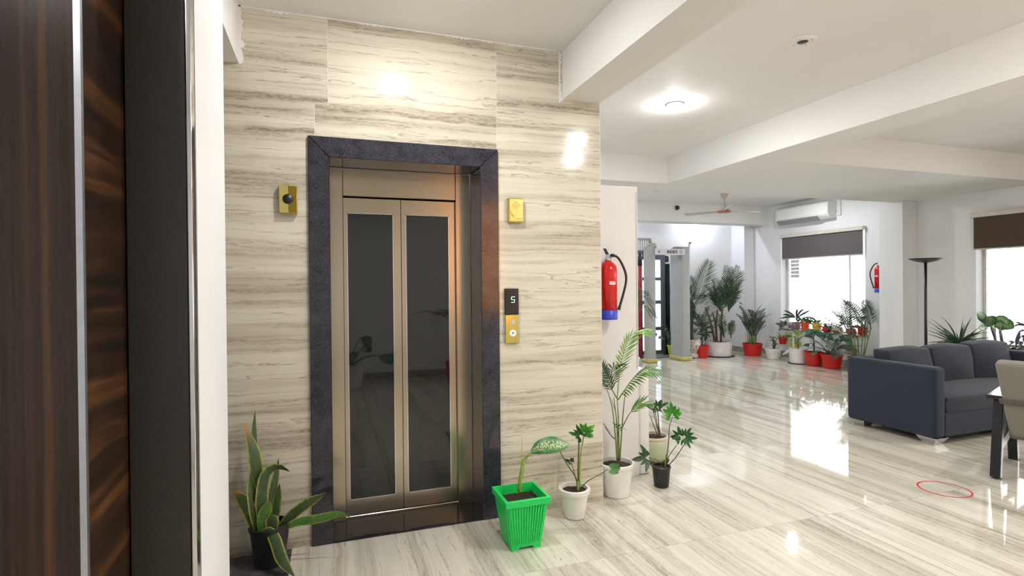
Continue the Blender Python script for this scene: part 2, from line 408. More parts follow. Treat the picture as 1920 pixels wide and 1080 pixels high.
# shaft behind, closing walls
struct(box('wall_shaft', 'wall_paint', -2.0, 1.30, 3.55, 5.42, 0, ZC))
struct(box('wall_inner', 'wall_paint', 1.30, 1.69, 3.95, 5.42, 0, ZC))
struct(box('wall_rear', 'wall_paint', X0-.2, 8.5, Y0-.2, Y0, 0, ZC))
struct(box('wall_left', 'wall_paint', X0-.2, X0, Y0, 5.6, 0, ZC))
struct(box('wall_far_left', 'wall_paint', 1.5, 1.9, 5.42, Y1+.2, 0, ZC))
bw = MB()
bw.box(1.9, 5.68, Y1, Y1+.2, 0, ZC); bw.box(6.24, 8.5, Y1, Y1+.2, 0, ZC); bw.box(5.68, 6.24, Y1, Y1+.2, 0, .06); bw.box(5.68, 6.24, Y1, Y1+.2, 1.93, ZC)
struct(bw.obj('wall_back', 'wall_paint'))
struct(box('ground', 'outdoor_ground', -4, 8.50, Y1+.21, 24, -.4, -.2))
# window wall
ww = MB()
ys = [Y0, W3[0], W3[1], W2[0], W2[1], W1[0], W1[1], Y1]
for a, b in ((ys[0], ys[1]), (ys[2], ys[3]), (ys[4], ys[5]), (ys[6], ys[7])): ww.box(WX, WX+.25, a, b, 0, ZC)
for q in (W1, W2, W3): ww.box(WX, WX+.25, q[0], q[1], 0, q[2]); ww.box(WX, WX+.25, q[0], q[1], q[3], ZC)
struct(ww.obj('wall_right', 'wall_paint'))
struct(box('trim_7', 'wall_paint', 7.95, WX, 5.60, 5.965, 0, ZB, bevel=.01), 'white pillar between the two windows')
struct(box('trim_8', 'wall_paint', 8.0, WX, 8.82, Y1, 0, ZC, bevel=.01), 'white pillar in the far corner')
# skirting
def skirt(side, x0, x1, y0, y1): struct(box('baseboard_'+side, 'skirting_stone', x0, x1, y0, y1, 0, .10, bevel=.003))
skirt('right', WX-.014, WX, 5.965, 8.82); skirt('right', WX-.014, WX, Y0, 5.60); skirt('pillar', 7.986, 8.0, 8.82, Y1)
skirt('pillar', 7.936, 7.95, 5.60, 5.965); skirt('back', 6.55, 8.0, Y1-.014, Y1); skirt('back', 1.9, 5.5, Y1-.014, Y1); skirt('rear', X0, 8.2, Y0, Y0+.014)
skirt('corner', 8.0, WX, 8.806, 8.82)
# white standing panel with lower plinth beside the lift wall
wp = struct(box('wall_partition', 'panel_paint', 1.31, 2.165, 3.46, 3.94, 0, 2.13, bevel=.004), 'white partition beside the lift wall with a low plinth at its foot')
box('plinth', 'panel_paint', 2.166, 2.257, 3.46, 3.94, 0, .785, wp, bevel=.02)
box('corner_strip', 'aluminium', 2.150, 2.1565, 3.4575, 3.462, .79, 2.09, wp)

# ------------------------------------------------------------------ windows
def window(n, q, mull, label):
    y0, y1, z0, z1 = q; r = sroot('window_%d' % n, (WX+.2, (y0+y1)/2, z0), label)
    f = MB(); xa, xb, t = WX+.16, WX+.21, .026
    f.box(xa, xb, y0, y1, z0, z0+t); f.box(xa, xb, y0, y1, z1-t, z1); f.box(xa, xb, y0, y0+t, z0+t, z1-t); f.box(xa, xb, y1-t, y1, z0+t, z1-t)
    f.obj('window_frame', 'frame_white', r)
    edges = [y0+t] + mull + [y1-t]
    for y in mull: box('mullion', 'frame_white', xa+.005, xb-.005, y-.009, y+.009, z0+t, z1-t, r)
    for i, (a, b) in enumerate(zip(edges, edges[1:])):
        box('pane', 'window_glass', WX+.183, WX+.188, a+(.009 if i else 0), b-(.009 if i < len(edges)-2 else 0), z0+t, z1-t, r)
    box('window_sill', 'skirting_stone', WX-.03, WX+.16, y0+.001, y1-.001, z0-.022, z0+.004, r, bevel=.004)
window(1, W1, [6.83], 'window over the row of potted plants, blind a quarter down')
window(2, W2, [4.0], 'window behind the navy sofa with a brown blind')
window(3, W3, [.5], 'window further along the right wall')
def blind(y0, y1, z0, z1, mat, label, group):
    t = thing('roller_blind', label, 'blind', (WX-.05, (y0+y1)/2, z0))
    box('headrail', 'blind_rail', WX-.075, WX-.001, y0-.02, y1+.02, z1, z1+.065, t, bevel=.006)
    box('cloth', mat, WX-.045, WX-.042, y0, y1, z0+.012, z1, t)
    MB().tube([(WX-.0435, y0, z0+.008), (WX-.0435, y1, z0+.008)], .010, 8).obj('bottom_bar', 'blind_rail', t, True)
blind(W1[0]+.0, W1[1]-.08, 1.848, 2.255, 'blind_grey', 'grey roller blind a quarter down over the plant window', 'blinds')
blind(W2[0]-.05, W2[1]-.0, 1.825, 2.255, 'blind_brown', 'dark brown roller blind on the window behind the sofa', 'blinds')
blind(W3[0], W3[1], 1.9, 2.255, 'blind_brown', 'dark brown roller blind on the window nearest the camera side', 'blinds')
# outside: pale neighbouring house with a louvred grille, ground
struct(box('ground', 'outdoor_ground', 8.51, 30, -12, 22, -.4, -.2))
nb = thing('neighbour_house', 'pale neighbouring house seen bleached through the plant window', 'building', (13.2, 12, -.2))
box('wall', 'outdoor_wall', 12.6, 15, 8.5, 16, -.2, 6, nb)
g = box('grille_frame', 'frame_white', 12.55, 12.6, 11.72, 12.04, 1.53, 2.28, nb)
for j in range(7):
    for i in range(5):
        yy = 11.735+i*.061; zz = 1.545+j*.104
        box('louvre', 'grille_dark', 12.535, 12.56, yy, yy+.045, zz, zz+.082, g)

# ------------------------------------------------------------------ lift door
d1 = sroot('door_1', (.44, 3.4, 0), 'steel lift doors with smoked glass in a black granite surround')
ya, yb = 3.126, 3.375
def prism(poly, y0, y1):  # polygon in x,z
    n = len(poly); m = MB(); m.add([(x, y0, z) for x, z in poly]+[(x, y1, z) for x, z in poly], [tuple(range(n)), tuple(reversed(range(n, 2*n)))]+[(i+n, (i+1) % n+n, (i+1) % n, i) for i in range(n)])
    return m
xl0, xl1, xr0, xr1, zi, zo = -.096, .013, .874, .986, 2.13, 2.242
prism([(xl0, 0), (xl1, 0), (xl1, zi), (xl0, zo)], ya, yb).obj('granite_jamb', 'granite', d1, bevel=.003, seg=1)
prism([(xr0, 0), (xr1, 0), (xr1, zo), (xr0, zi)], ya, yb).obj('granite_jamb', 'granite', d1, bevel=.003, seg=1)
prism([(xl1+.0008, zi+.0002), (xr0-.0008, zi+.0002), (xr1-.0008, zo), (xl0+.0008, zo)], ya, yb).obj('granite_lintel', 'granite', d1, bevel=.003, seg=1)
box('sill_slab', 'black_granite', xl1, xr0, 3.128, 3.46, 0.0005, .012, d1)
box('sill_track', 'steel', .06, .80, 3.392, 3.46, .012, .028, d1, bevel=.002, seg=1)
box('steel_jamb', 'steel', xl1+.001, .0895, 3.376, 3.47, .012, zi-.001, d1, bevel=.002, seg=1)
box('steel_jamb', 'steel', .7775, xr0-.001, 3.376, 3.47, .012, zi-.001, d1, bevel=.002, seg=1)
box('transom', 'steel', .0905, .7765, 3.380, 3.47, 1.962, zi-.001, d1, bevel=.002, seg=1)
box('shaft_back', 'black_gap', .0, .88, 3.475, 3.49, 0.001, zi, d1)
def lift_leaf(x0, x1, g0, g1):
    z0, z1, ga, gb = .032, 1.953, .122, 1.864; m = MB(); y0, y1 = 3.402, 3.43
    m.box(x0, g0, y0, y1, z0, z1); m.box(g1, x1, y0, y1, z0, z1); m.box(g0, g1, y0, y1, z0, ga); m.box(g0, g1, y0, y1, gb, z1)
    lf = m.obj('door_leaf', 'steel', d1)
    box('glass_pane', 'smoked_glass', g0, g1, y0+.007, y0+.012, ga, gb, lf)
    e = MB(); e.box(g0, g0+.005, y0-.002, y0+.006, ga, gb); e.box(g1-.005, g1, y0-.002, y0+.006, ga, gb); e.box(g0, g1, y0-.002, y0+.006, ga, ga+.005); e.box(g0, g1, y0-.002, y0+.006, gb-.005, gb)
    e.obj('glass_bead', 'chrome', lf)
lift_leaf(.0915, .4325, .111, .387); lift_leaf(.4365, .7755, .462, .737)

# ------------------------------------------------------------------ dark wood door on the left, wall end
struct(box('wall_near', 'wall_paint', X0, -.3275, 1.625, 2.043, 0, ZC))
wv_ = sroot('wall_veneer', (-.9, 1.45, 0), 'dark wood veneer pier with an aluminium corner strip at the left edge')
box('wood_field', 'wood_vertical', -1.5, -.4905, 1.343, 1.6245, .0, ZC-.002, wv_)
box('corner_strip', 'aluminium', -.490, -.478, 1.340, 1.352, .0, ZC-.002, wv_)
box('wood_return', 'wood_cross', -.4900, -.4785, 1.3525, 1.6245, .0, ZC-.002, wv_)
d2 = sroot('door_2', (-.4, 1.6, 0), 'dark grey door frame beside the wood veneer pier')
box('frame_jamb', 'jamb_grey', -.4755, -.342, 1.585, 1.6245, 0, ZC-.002, d2, bevel=.003)
box('edge_trim', 'chrome', -.3415, -.3285, 1.582, 1.6245, 0, ZC-.002, d2, bevel=.003)

# ------------------------------------------------------------------ far entrance door and its surroundings
d3 = sroot('door_3', (6.1, 9.13, 0), 'grey framed glass door with four frosted panes at the far entrance')
yd0, yd1 = 9.09, 9.14
xs0, xs1 = 5.62, 6.31
fr = MB()
zs = [.03, .10, .50, .56, 1.02, 1.08, 1.48, 1.53, 1.885, 1.98]
fr.box(xs0, xs0+.09, yd0, yd1, .03, 1.98); fr.box(xs1-.10, xs1, yd0, yd1, .03, 1.98)
for a, b in ((0, 1), (2, 3), (4, 5), (6, 7), (8, 9)): fr.box(xs0+.09, xs1-.10, yd0, yd1, zs[a], zs[b])
fo = fr.obj('door_leaf', 'door_frame_grey', d3)
for a, b in ((1, 2), (3, 4), (5, 6), (7, 8)): box('pane', 'frosted_pane', xs0+.09, xs1-.10, yd0+.02, yd0+.026, zs[a], zs[b], fo)
box('door_jamb', 'black_wood', xs1+.006, xs1+.085, 9.07, 9.199, 0, 1.80, d3)
box('door_head', 'door_frame_grey', xs0-.02, xs1+.02, 9.10, 9.199, 1.985, 2.06, d3)
MB().lathe([(.0, 0), (.045, 0), (.05, .03), (.05, .10), (.03, .12), (0, .12)], 14, (xs1+.05, 9.13, 1.84), False).obj('door_closer', 'black_plastic', d3, True)
wv = thing('wall_vent', 'white louvred vent high on the far wall left of the detector', 'vent', (5.85, 9.2, 2.0))
vf = MB(); vf.box(5.55, 6.05, 9.175, 9.199, 2.27, 2.31); vf.box(6.01, 6.05, 9.175, 9.199, 1.98, 2.27); vf.box(5.55, 6.05, 9.175, 9.199, 1.94, 1.98); vf.box(5.55, 5.58, 9.175, 9.199, 1.98, 2.27)
vf.obj('vent_frame', 'slat_grey', wv)
for i in range(8): box('slat', 'frame_white', 5.60+i*.052, 5.625+i*.052, 9.178, 9.195, 1.98, 2.27, wv)
tag(box('doormat', 'mat_grey', 5.74, 6.75, 8.75, 9.06, .0005, .016, bevel=.003), 'dark grey entrance mat at the far glass door', 'mat')
# ================================================================== LAMPS
def downlight(x, y, z, label, power=LAMP_W, col=(1, .99, .97), r=.055):
    t = thing('recessed_downlight', label, 'ceiling light', (x, y, z), 'recessed downlights')
    MB().lathe([(r*1.35, -.001), (r*1.35, -.006), (r*1.05, -.010), (r, -.006), (r, -.001)], 24, (0, 0, 0), False).obj('trim_ring', 'white_plastic', t, True, loc=(0, 0, 0))
    MB().lathe([(r*.99, -.002), (r*.97, -.012), (r*.80, -.024), (r*.45, -.032), (.001, -.034)], 24).obj('lens', 'lamp_lens', t, True, loc=(0, 0, 0))
    l = bpy.data.lights.new('downlight_bulb', 'POINT'); l.shadow_soft_size = .008; l.energy = power*.30; l.color = col
    o = bpy.data.objects.new('downlight_bulb', l); COL.objects.link(o); o.parent = t; o.location = (0, 0, -.048)
    l = bpy.data.lights.new('downlight_beam', 'AREA'); l.shape = 'DISK'; l.size = r*1.6; l.energy = power*.75; l.color = col; l.spread = PI
    o = bpy.data.objects.new('downlight_beam', l); COL.objects.link(o); o.parent = t; o.location = (0, 0, -.038)
downlight(2.728, 3.783, ZC, 'glowing recessed downlight on the ceiling right of the lift wall')
downlight(.449, 2.37, ZC, 'recessed downlight over the lift door, just above the picture', LAMP_W*.82)
downlight(2.38, 1.38, ZC, 'recessed downlight over the hall in front of the camera, outside the picture')
downlight(-1.1, .2, ZC, 'added unseen downlight left of the camera by the wood door', LAMP_W*.8)  # extra unseen lamp, added to light the closed space around the camera
downlight(2.67, .68, ZC, 'recessed downlight second in the row over the hall, outside the picture')
downlight(6.1, 2.2, ZC, 'warm recessed downlight inside the ceiling bay over the sofa', LAMP_W*1.1, (1, .90, .78))
downlight(6.1, -.4, ZC, 'warm recessed downlight in the near end of the sofa bay', LAMP_W, (1, .90, .78))
downlight(4.2, 7.1, ZC, 'added unseen downlight in the fan bay left of the fan', LAMP_W*1.1, (.95, .97, 1))  # added to light the fan bay, its fitting is out of view
downlight(7.2, 6.9, ZC, 'added unseen downlight in the fan bay near the air conditioner', LAMP_W*.8, (.95, .97, 1))  # second lamp added to brighten the fan bay, unseen
downlight(7.1, 9.0, ZC, 'recessed downlight above the far entrance niche', LAMP_W*.5, (.86, .90, 1))
downlight(5.0, 9.0, ZC, 'recessed downlight above the glass entrance door', LAMP_W*.4, (.86, .90, 1))
p = atz(1229, 357, ZB)
t = thing('spot_fitting', 'small unlit white spot fitting under the cross beam', 'ceiling light', (p.x, p.y, ZB))
MB().lathe([(.05, -.001), (.05, -.006), (.036, -.012), (.03, -.006), (.0, -.006)], 20, closed=False).obj('ring', 'frame_white', t, True, loc=(0, 0, 0))
p = atz(1505, 77, ZC)
t = thing('ceiling_speaker', 'round white ceiling fitting with a dark centre', 'speaker', (p.x, p.y, ZC))
MB().lathe([(.085, -.001), (.083, -.005), (.060, -.008), (.034, -.008), (.031, -.004)], 28, closed=False).obj('base_plate', 'ceiling_paint', t, True, loc=(0, 0, 0))
MB().lathe([(.031, -.003), (.030, -.0075), (.012, -.009), (0.0005, -.009)], 20, closed=True).obj('grille', 'black_plastic', t, True, loc=(0, 0, 0))
for a in (.4, 1.9, 3.6, 5.2): MB().lathe([(.004, -.007), (.004, -.010), (.0005, -.0105)], 8).obj('screw', 'slat_grey', t, True, loc=(.05*math.cos(a), .05*math.sin(a), 0))
p = aty(1268, 390, 8.45)
t = thing('dome_camera', 'small black security camera on the far beam', 'camera', (p.x, 8.449, p.z))
MB().tube([(0, 0, 0), (0, -.02, 0)], [.055, .05], 16).obj('mount', 'frame_white', t, True, loc=(0, 0, 0))
MB().tube([(0, -.02, 0), (0, -.05, 0), (0, -.07, 0)], [.044, .038, .015], 14).obj('lens', 'black_plastic', t, True, loc=(0, 0, 0))
p = aty(1293, 455, 9.199)
t = thing('wall_sensor', 'tiny dark sensor on the far white wall above the detector', 'sensor', tuple(p))
MB().tube([(0, 0, 0), (0, -.03, 0)], [.025, .018], 10).obj('body', 'slat_grey', t, True, loc=(0, 0, 0))
MB().tube([(0, -.03, -.004), (0, -.05, -.012)], [.014, .010], 10).obj('eye', 'black_plastic', t, True, loc=(0, 0, 0))

# ================================================================== PLATES ON THE LIFT WALL
P = Vector((-.196, WY, 1.885))
t = thing('brass_push_plate', 'brass box with a black round button left of the lift', 'wall plate', tuple(P))
box('back_box', 'brass', -.244, -.150, WY-.030, WY-.0005, 1.812, 1.962, t, bevel=.004)
box('bright_half', 'brass_brushed', -.240, -.196, WY-.034, WY-.030, 1.816, 1.958, t)
box('dark_half', 'brass_dark', -.1955, -.154, WY-.034, WY-.030, 1.816, 1.958, t)
MB().tube([(-.198, WY-.034, 1.889), (-.198, WY-.0395, 1.889)], [.027, .0245], 24).obj('button', 'black_plastic', t, True)
t = thing('brass_chime_plate', 'brass box with a pierced diamond and curved ridge right of the lift', 'wall plate', (1.1, WY, 1.88))
box('back_box', 'brass', 1.046, 1.146, WY-.030, WY-.0005, 1.803, 1.950, t, bevel=.004)
box('face', 'brass_brushed', 1.052, 1.140, WY-.034, WY-.030, 1.809, 1.944, t, bevel=.002)
cv = smooth_path([(1.054, WY-.034, 1.868), (1.072, WY-.036, 1.842), (1.100, WY-.036, 1.828), (1.139, WY-.034, 1.826)], 6)
MB().blade(cv, [.002]+[.004+.010*i/len(cv) for i in range(len(cv)-1)], (.3, 0, 1), .1).obj('ridge', 'brass', t)
m = MB()
for i in range(-4, 5):
    for j in range(-4, 5):
        if abs(i)+abs(j) <= 4 and (i+j) % 2 == 0:
            m.box(1.094+i*.0058-.0018, 1.094+i*.0058+.0018, WY-.0346, WY-.0338, 1.905+j*.0062-.0018, 1.905+j*.0062+.0018)
m.obj('sound_holes', 'black_gap', t)
t = thing('call_panel', 'lift call panel with black floor display and two brass mounted buttons', 'call panel', (1.066, WY, 1.06))
box('display', 'black_plastic', 1.022, 1.111, WY-.020, WY-.0005, 1.236, 1.396, t, bevel=.004)
box('brass_face', 'brass', 1.024, 1.109, WY-.019, WY-.0005, 1.060, 1.2345, t, bevel=.003)
seg = MB(); yq = WY-.0208; sx, sz, hw, hh, k = 1.073, 1.328, .0105, .017, .10
def sgm(x0, z0, x1, z1):
    a = Vector((sx+x0*hw+z0*hh*k, yq, sz+z0*hh)); b = Vector((sx+x1*hw+z1*hh*k, yq, sz+z1*hh)); seg.tube([a, b], .0017, 4)
sgm(-1, 1, 1, 1); sgm(-1, 1, -1, 0); sgm(-1, 0, 1, 0); sgm(1, 0, 1, -1); sgm(-1, -1, 1, -1)
seg.obj('floor_digit', 'digit_glow', t)
prism([(1.056, 1.178), (1.086, 1.178), (1.086, 1.190), (1.071, 1.210), (1.056, 1.190)], WY-.0215, WY-.019).obj('up_button', 'chrome', t)
prism([(1.063, 1.186), (1.079, 1.186), (1.071, 1.200)], WY-.0222, WY-.0215).obj('up_arrow', 'frame_white', t)
m = MB(); n = 24
m.lathe([(.012, 0), (.0185, 0), (.0185, .004), (.012, .004)], n); r_ = MB()
for v in m.v: r_.v.append((1.071+v[0], WY-.0192-v[2], 1.123+v[1]))
r_.f = m.f[:-2]; r_.obj('button_ring', 'button_glow', t, True)
MB().tube([(1.071, WY-.019, 1.123), (1.071, WY-.0215, 1.123)], .0115, 18).obj('round_button', 'chrome', t)

# ================================================================== FIRE EXTINGUISHERS
def extinguisher(label, hose_side, loc, ang, wall_gap):
    t = thing('fire_extinguisher', label, 'fire extinguisher', loc, 'fire extinguishers')
    t.rotation_euler = (0, 0, ang)         # +Y of the thing points away from its wall
    L = dict(loc=(0, 0, 0))
    R_ = .063
    MB().lathe([(R_, .06), (R_, .345), (R_*.93, .375), (R_*.6, .400), (.025, .408), (.022, .415)], 28).obj('cylinder', 'extinguisher_red', t, True, **L)
    MB().lathe([(R_*.5, .002), (R_*1.01, .0), (R_*1.03, .012), (R_*1.03, .066), (R_*1.0, .067)], 28).obj('base_cup', 'extinguisher_blue', t, True, **L)
    MB().lathe([(.024, .413), (.026, .42), (.026, .432), (.018, .436), (.018, .455), (.012, .46)], 16).obj('valve', 'chrome', t, True, **L)
    h = MB(); s = hose_side
    h.hexa([(-s*.010, -.008, .452), (s*.010, -.008, .452), (s*.010, .008, .452), (-s*.010, .008, .452), (-s*.035, -.008, .500), (-s*.020, -.008, .500), (-s*.020, .008, .500), (-s*.035, .008, .500)] if s > 0 else
           [(-.010, -.008, .452), (.010, -.008, .452), (.010, .008, .452), (-.010, .008, .452), (.020, -.008, .500), (.035, -.008, .500), (.035, .008, .500), (.020, .008, .500)])
    h.hexa([(-.050, -.007, .440), (.012, -.007, .440), (.012, .007, .440), (-.050, .007, .440), (-.050, -.007, .448), (.012, -.007, .452), (.012, .007, .452), (-.050, .007, .448)])
    h.obj('squeeze_grip', 'black_plastic', t, **L)
    hp = smooth_path([(s*.012, .0, .445), (s*.035, .01, .455), (s*.078, .02, .425), (s*.118, .03, .340), (s*.124, .035, .27), (s*.098, .04, .18), (s*.068, .045, .10), (s*.058, .045, .068)], 7)
    MB().tube(hp, [.0085]*(len(hp)-8)+[.0085+.0006*i for i in range(8)], 10).obj('hose', 'black_plastic', t, True, **L)
    MB().hexa([(-.022, R_+.0008, .245), (.022, R_+.0008, .245), (.022, R_-.004, .245), (-.022, R_-.004, .245), (-.022, R_+.0008, .268), (.022, R_+.0008, .268), (.022, R_-.004, .268), (-.022, R_-.004, .268)]).obj('label', 'white_plastic', t, **L)
    k = MB()
    for zz in (.252, .258, .263): k.box(-.016, .015, R_+.0006, R_+.0012, zz, zz+.0022)
    k.obj('label_print', 'slat_grey', t, **L)
    MB().box(-.02, .02, -wall_gap+.0005, -R_+.004, .30, .34).obj('wall_bracket', 'slat_grey', t, **L)
# beside the lift wall: its front points to -Y, so it is turned by pi and the hose side is mirrored
extinguisher('red fire extinguisher with blue base half hidden by the lift wall', -1, (1.872, 3.38, 1.168), PI, .08)
extinguisher('red fire extinguisher with blue base hung between plant window and pillar', 1, (8.165, 6.12, 1.243), PI/2, .085)

# ================================================================== FAN, AIR CONDITIONER
t = thing('ceiling_fan', 'cream three bladed ceiling fan in the far bay', 'fan', (5.962, 7.0, 2.53))
L = dict(loc=(0, 0, 0))
MB().lathe([(.02, .22), (.035, .225), (.075, .30), (.080, .335), (.0, .336)], 20, closed=False).obj('canopy', 'fan_cream', t, True, **L)
MB().tube([(0, 0, .09), (0, 0, .369)], .014, 10).obj('down_rod', 'fan_cream', t, True, **L)
MB().lathe([(.02, .14), (.032, .13), (.050, .09), (.075, .05), (.082, .02)], 24).obj('motor_cap', 'fan_cream', t, True, **L)
MB().lathe([(.06, -.005), (.105, .0), (.115, .012), (.105, .03), (.06, .034)], 28).obj('motor', 'fan_rust', t, True, **L)
for k in range(3):
    a = math.radians(-2+120*k); c_, s_ = math.cos(a), math.sin(a)
    def q(r, w, z): return (r*c_-w*s_, r*s_+w*c_, z)
    b = MB().hexa([q(.20, -.045, .012), q(.66, -.058, .012), q(.66, .052, .042), q(.20, .04, .035), q(.20, -.045, .017), q(.66, -.058, .017), q(.66, .052, .047), q(.20, .04, .040)]).obj('fan_blade', 'fan_cream', t, bevel=.002, seg=1, **L)
    MB().hexa([q(.09, -.02, .012), q(.26, -.03, .012), q(.26, .03, .034), q(.09, .02, .03), q(.09, -.02, .020), q(.26, -.03, .022), q(.26, .03, .044), q(.09, .02, .04)]).obj('blade_bracket', 'fan_cream', t, **L)
ya0, ya1 = 6.93, 8.06
t = thing('air_conditioner', 'white split air conditioner high over the plant window', 'air conditioner', (WX-.1, 7.5, 2.5))
pf = [(0, 2.52), (.10, 2.50), (.17, 2.545), (.205, 2.60), (.20, 2.77), (.17, 2.80), (0, 2.80)]
m = MB(); n = len(pf); m.add([(WX-.001-d, ya0, z) for d, z in pf]+[(WX-.001-d, ya1, z) for d, z in pf], [tuple(range(n)), tuple(reversed(range(n, 2*n)))]+[(i+n, (i+1) % n+n, (i+1) % n, i) for i in range(n)])
m.obj('casing', 'white_plastic', t, bevel=.008)
MB().hexa([(WX-.125, ya0+.22, 2.493), (WX-.125, ya1-.02, 2.493), (WX-.195, ya1-.02, 2.565), (WX-.195, ya0+.22, 2.565), (WX-.13, ya0+.22, 2.487), (WX-.13, ya1-.02, 2.487), (WX-.204, ya1-.02, 2.562), (WX-.204, ya0+.22, 2.562)]).obj('louvre_flap', 'slat_grey', t)
for i in range(5): box('intake_slat', 'slat_grey', WX-.17+i*.03, WX-.155+i*.03, ya0+.03, ya1-.03, 2.8005, 2.806, t)
t = thing('cable_trunking', 'thin white cable trunking dropping to the air conditioner', 'trunking', (WX-.02, 6.87, 2.3))
box('duct', 'frame_white', WX-.025, WX-.0005, 6.84, 6.88, 2.58, ZC-.01, t); box('elbow', 'frame_white', WX-.025, WX-.0005, 6.84, 6.925, 2.55, 2.579, t)

# ================================================================== METAL DETECTOR
t = thing('metal_detector_gate', 'grey walk-through metal detector gate before the far entrance', 'metal detector', (5.85, 8.4, 0))
def det(x0, x1, ya_, yb_, h):
    p = box('side_panel', 'detector_grey', x0, x1, ya_, yb_, .05, h, t, bevel=.03)
    box('base_tape', 'tape_yellow', x0-.02, x1+.02, ya_-.02, yb_+.02, .0005, .075, t, bevel=.02)
    for xx, zz in ((x0+.03, .86), (x1-.03, .86), (x0+.03, h-.12)): MB().tube([(xx, ya_+.001, zz), (xx, ya_-.006, zz)], .008, 8).obj('screw', 'slat_grey', p)
det(5.36, 5.53, 8.25, 8.40, 2.08); det(6.08, 6.26, 8.25, 8.62, 2.08)
box('cross_bar', 'detector_bar', 5.531, 6.079, 8.243, 8.39, 1.935, 2.035, t, bevel=.006)
box('front_plate', 'detector_bar', 5.50, 6.13, 8.228, 8.242, 1.925, 2.035, t, bevel=.003)
MB().lathe([(0.001, 0), (.06, .01), (.085, .06), (.07, .11), (.001, .13)], 16, (5.50, 8.33, 2.015), False).obj('crumpled_cover', 'cover_beige', t, True)
box('power_box', 'slat_grey', 6.02, 6.14, 8.30, 8.45, 2.036, 2.085, t, bevel=.01)
def text(body, size, mat, parent, loc, rot, depth=.001, bold=0):
    cu = bpy.data.curves.new('lettering', 'FONT'); cu.body = body; cu.size = size; cu.extrude = depth; cu.offset = bold; cu.align_x = 'CENTER'; cu.align_y = 'CENTER'
    tmp = bpy.data.objects.new('lettering_source', cu); COL.objects.link(tmp); bpy.context.view_layer.update()
    me = bpy.data.meshes.new_from_object(tmp.evaluated_get(bpy.context.evaluated_depsgraph_get())); bpy.data.objects.remove(tmp)
    me.materials.clear(); me.materials.append(MATS[mat])
    o = bpy.data.objects.new('lettering', me); COL.objects.link(o); o.parent = parent
    o.location = Vector(loc)-parent_world(parent); o.rotation_euler = rot; return o
text('INDEX', .075, 'black_plastic', t, (5.855, 8.2265, 1.978), (PI/2, 0, 0), .001, .0022)
MB().tube([(5.56, 8.227, 1.99), (5.575, 8.227, 1.968), (5.60, 8.227, 1.995)], .006, 6).obj('tick_mark', 'black_plastic', t)
m = MB(); cc = [(6.045+.018*math.cos(q*PI/8), 8.227, 1.98+.028*math.sin(q*PI/8)) for q in range(17)]; m.tube(cc, .004, 6).obj('ring_mark', 'black_plastic', t)
t = thing('red_pipe', 'dark red standing pipe left of the metal detector', 'pipe', (aty(1199.5, 600, 8.9).x, 8.9, 0))
XP = aty(1199.5, 600, 8.9).x
MB().tube([(XP, 8.9, .03), (XP, 8.9, 1.75)], .055, 14).obj('pipe', 'dark_red', t, True)
MB().tube([(XP, 8.9, 1.75), (XP, 8.9, 1.98)], [.055, .05], 14).obj('cap', 'black_plastic', t, True)
MB().tube([(XP, 8.9, 0), (XP, 8.9, .03)], [.08, .06], 14).obj('foot', 'black_plastic', t, True)

# ================================================================== SOFA
t = thing('sofa', 'navy grey three seat fabric sofa facing the hall', 'sofa', (5.94, 3.58, 0))
sx0, sx1, sy0, sy1 = 4.90, 6.98, 3.185, 4.02
def cushion(name, mat, x0, x1, y0, y1, z0, z1, puff, parent, tilt=0, seed=0, lvl=3):
    bm = bmesh.new(); bmesh.ops.create_cube(bm, size=1); bmesh.ops.subdivide_edges(bm, edges=bm.edges, cuts=5, use_grid_fill=True)
    sxx, syy, szz = x1-x0, y1-y0, z1-z0
    for v in bm.verts:
        a, b, c_ = v.co.x*2, v.co.y*2, v.co.z*2
        q = Vector((a*(1-.03*abs(b*c_)), b, c_))
        kx, ky, kz = (1-a*a), (1-b*b), (1-c_*c_)
        x = q.x*sxx/2 + puff[0]*q.x*ky*kz; y = q.y*syy/2 + puff[1]*q.y*kx*kz; z = q.z*szz/2 + puff[2]*q.z*kx*ky
        nn = mnoise.noise((a*1.7+seed, b*1.7, c_*1.7))*.012
        y += nn; z += nn*.6 - tilt*0
        if tilt: y += z*tilt
        v.co = ((x0+x1)/2+x, (y0+y1)/2+y, (z0+z1)/2+z)
    me = bpy.data.meshes.new(name); bm.to_mesh(me); bm.free(); me.materials.append(MATS[mat]); me.polygons.foreach_set('use_smooth', [True]*len(me.polygons))
    o = bpy.data.objects.new(name, me); COL.objects.link(o); o.parent = parent; o.location = -parent_world(parent)
    b = o.modifiers.new('bevel', 'BEVEL'); b.width = .022; b.segments = 3; b.limit_method = 'ANGLE'; b.angle_limit = .9
    return o
box('base', 'sofa_fabric', sx0+.142, sx1-.142, sy0+.012, sy1-.01, .062, .265, t, bevel=.012)
for a, b in ((sx0, sx0+.14), (sx1-.14, sx1)):
    box('arm', 'sofa_fabric', a, b, sy0, sy1, .058, .672, t, bevel=.035, seg=4)
box('back', 'sofa_fabric', sx0+.142, sx1-.142, sy1-.17, sy1-.002, .266, .672, t, bevel=.03, seg=4)
cushion('seat_cushion', 'sofa_cushion', sx0+.146, sx1-.146, sy0+.012, sy1-.19, .252, .405, (.0, .015, .028), t, 0, 1)
cw = (sx1-sx0-.30)/3
for k in range(3):
    xx = sx0+.15+cw*k
    cushion('back_cushion', 'sofa_cushion', xx+.004, xx+cw-.004, sy1-.345, sy1-.18, .398, .752+.01*(k == 2), (.0, .045, .028), t, .16, 3.7*k)
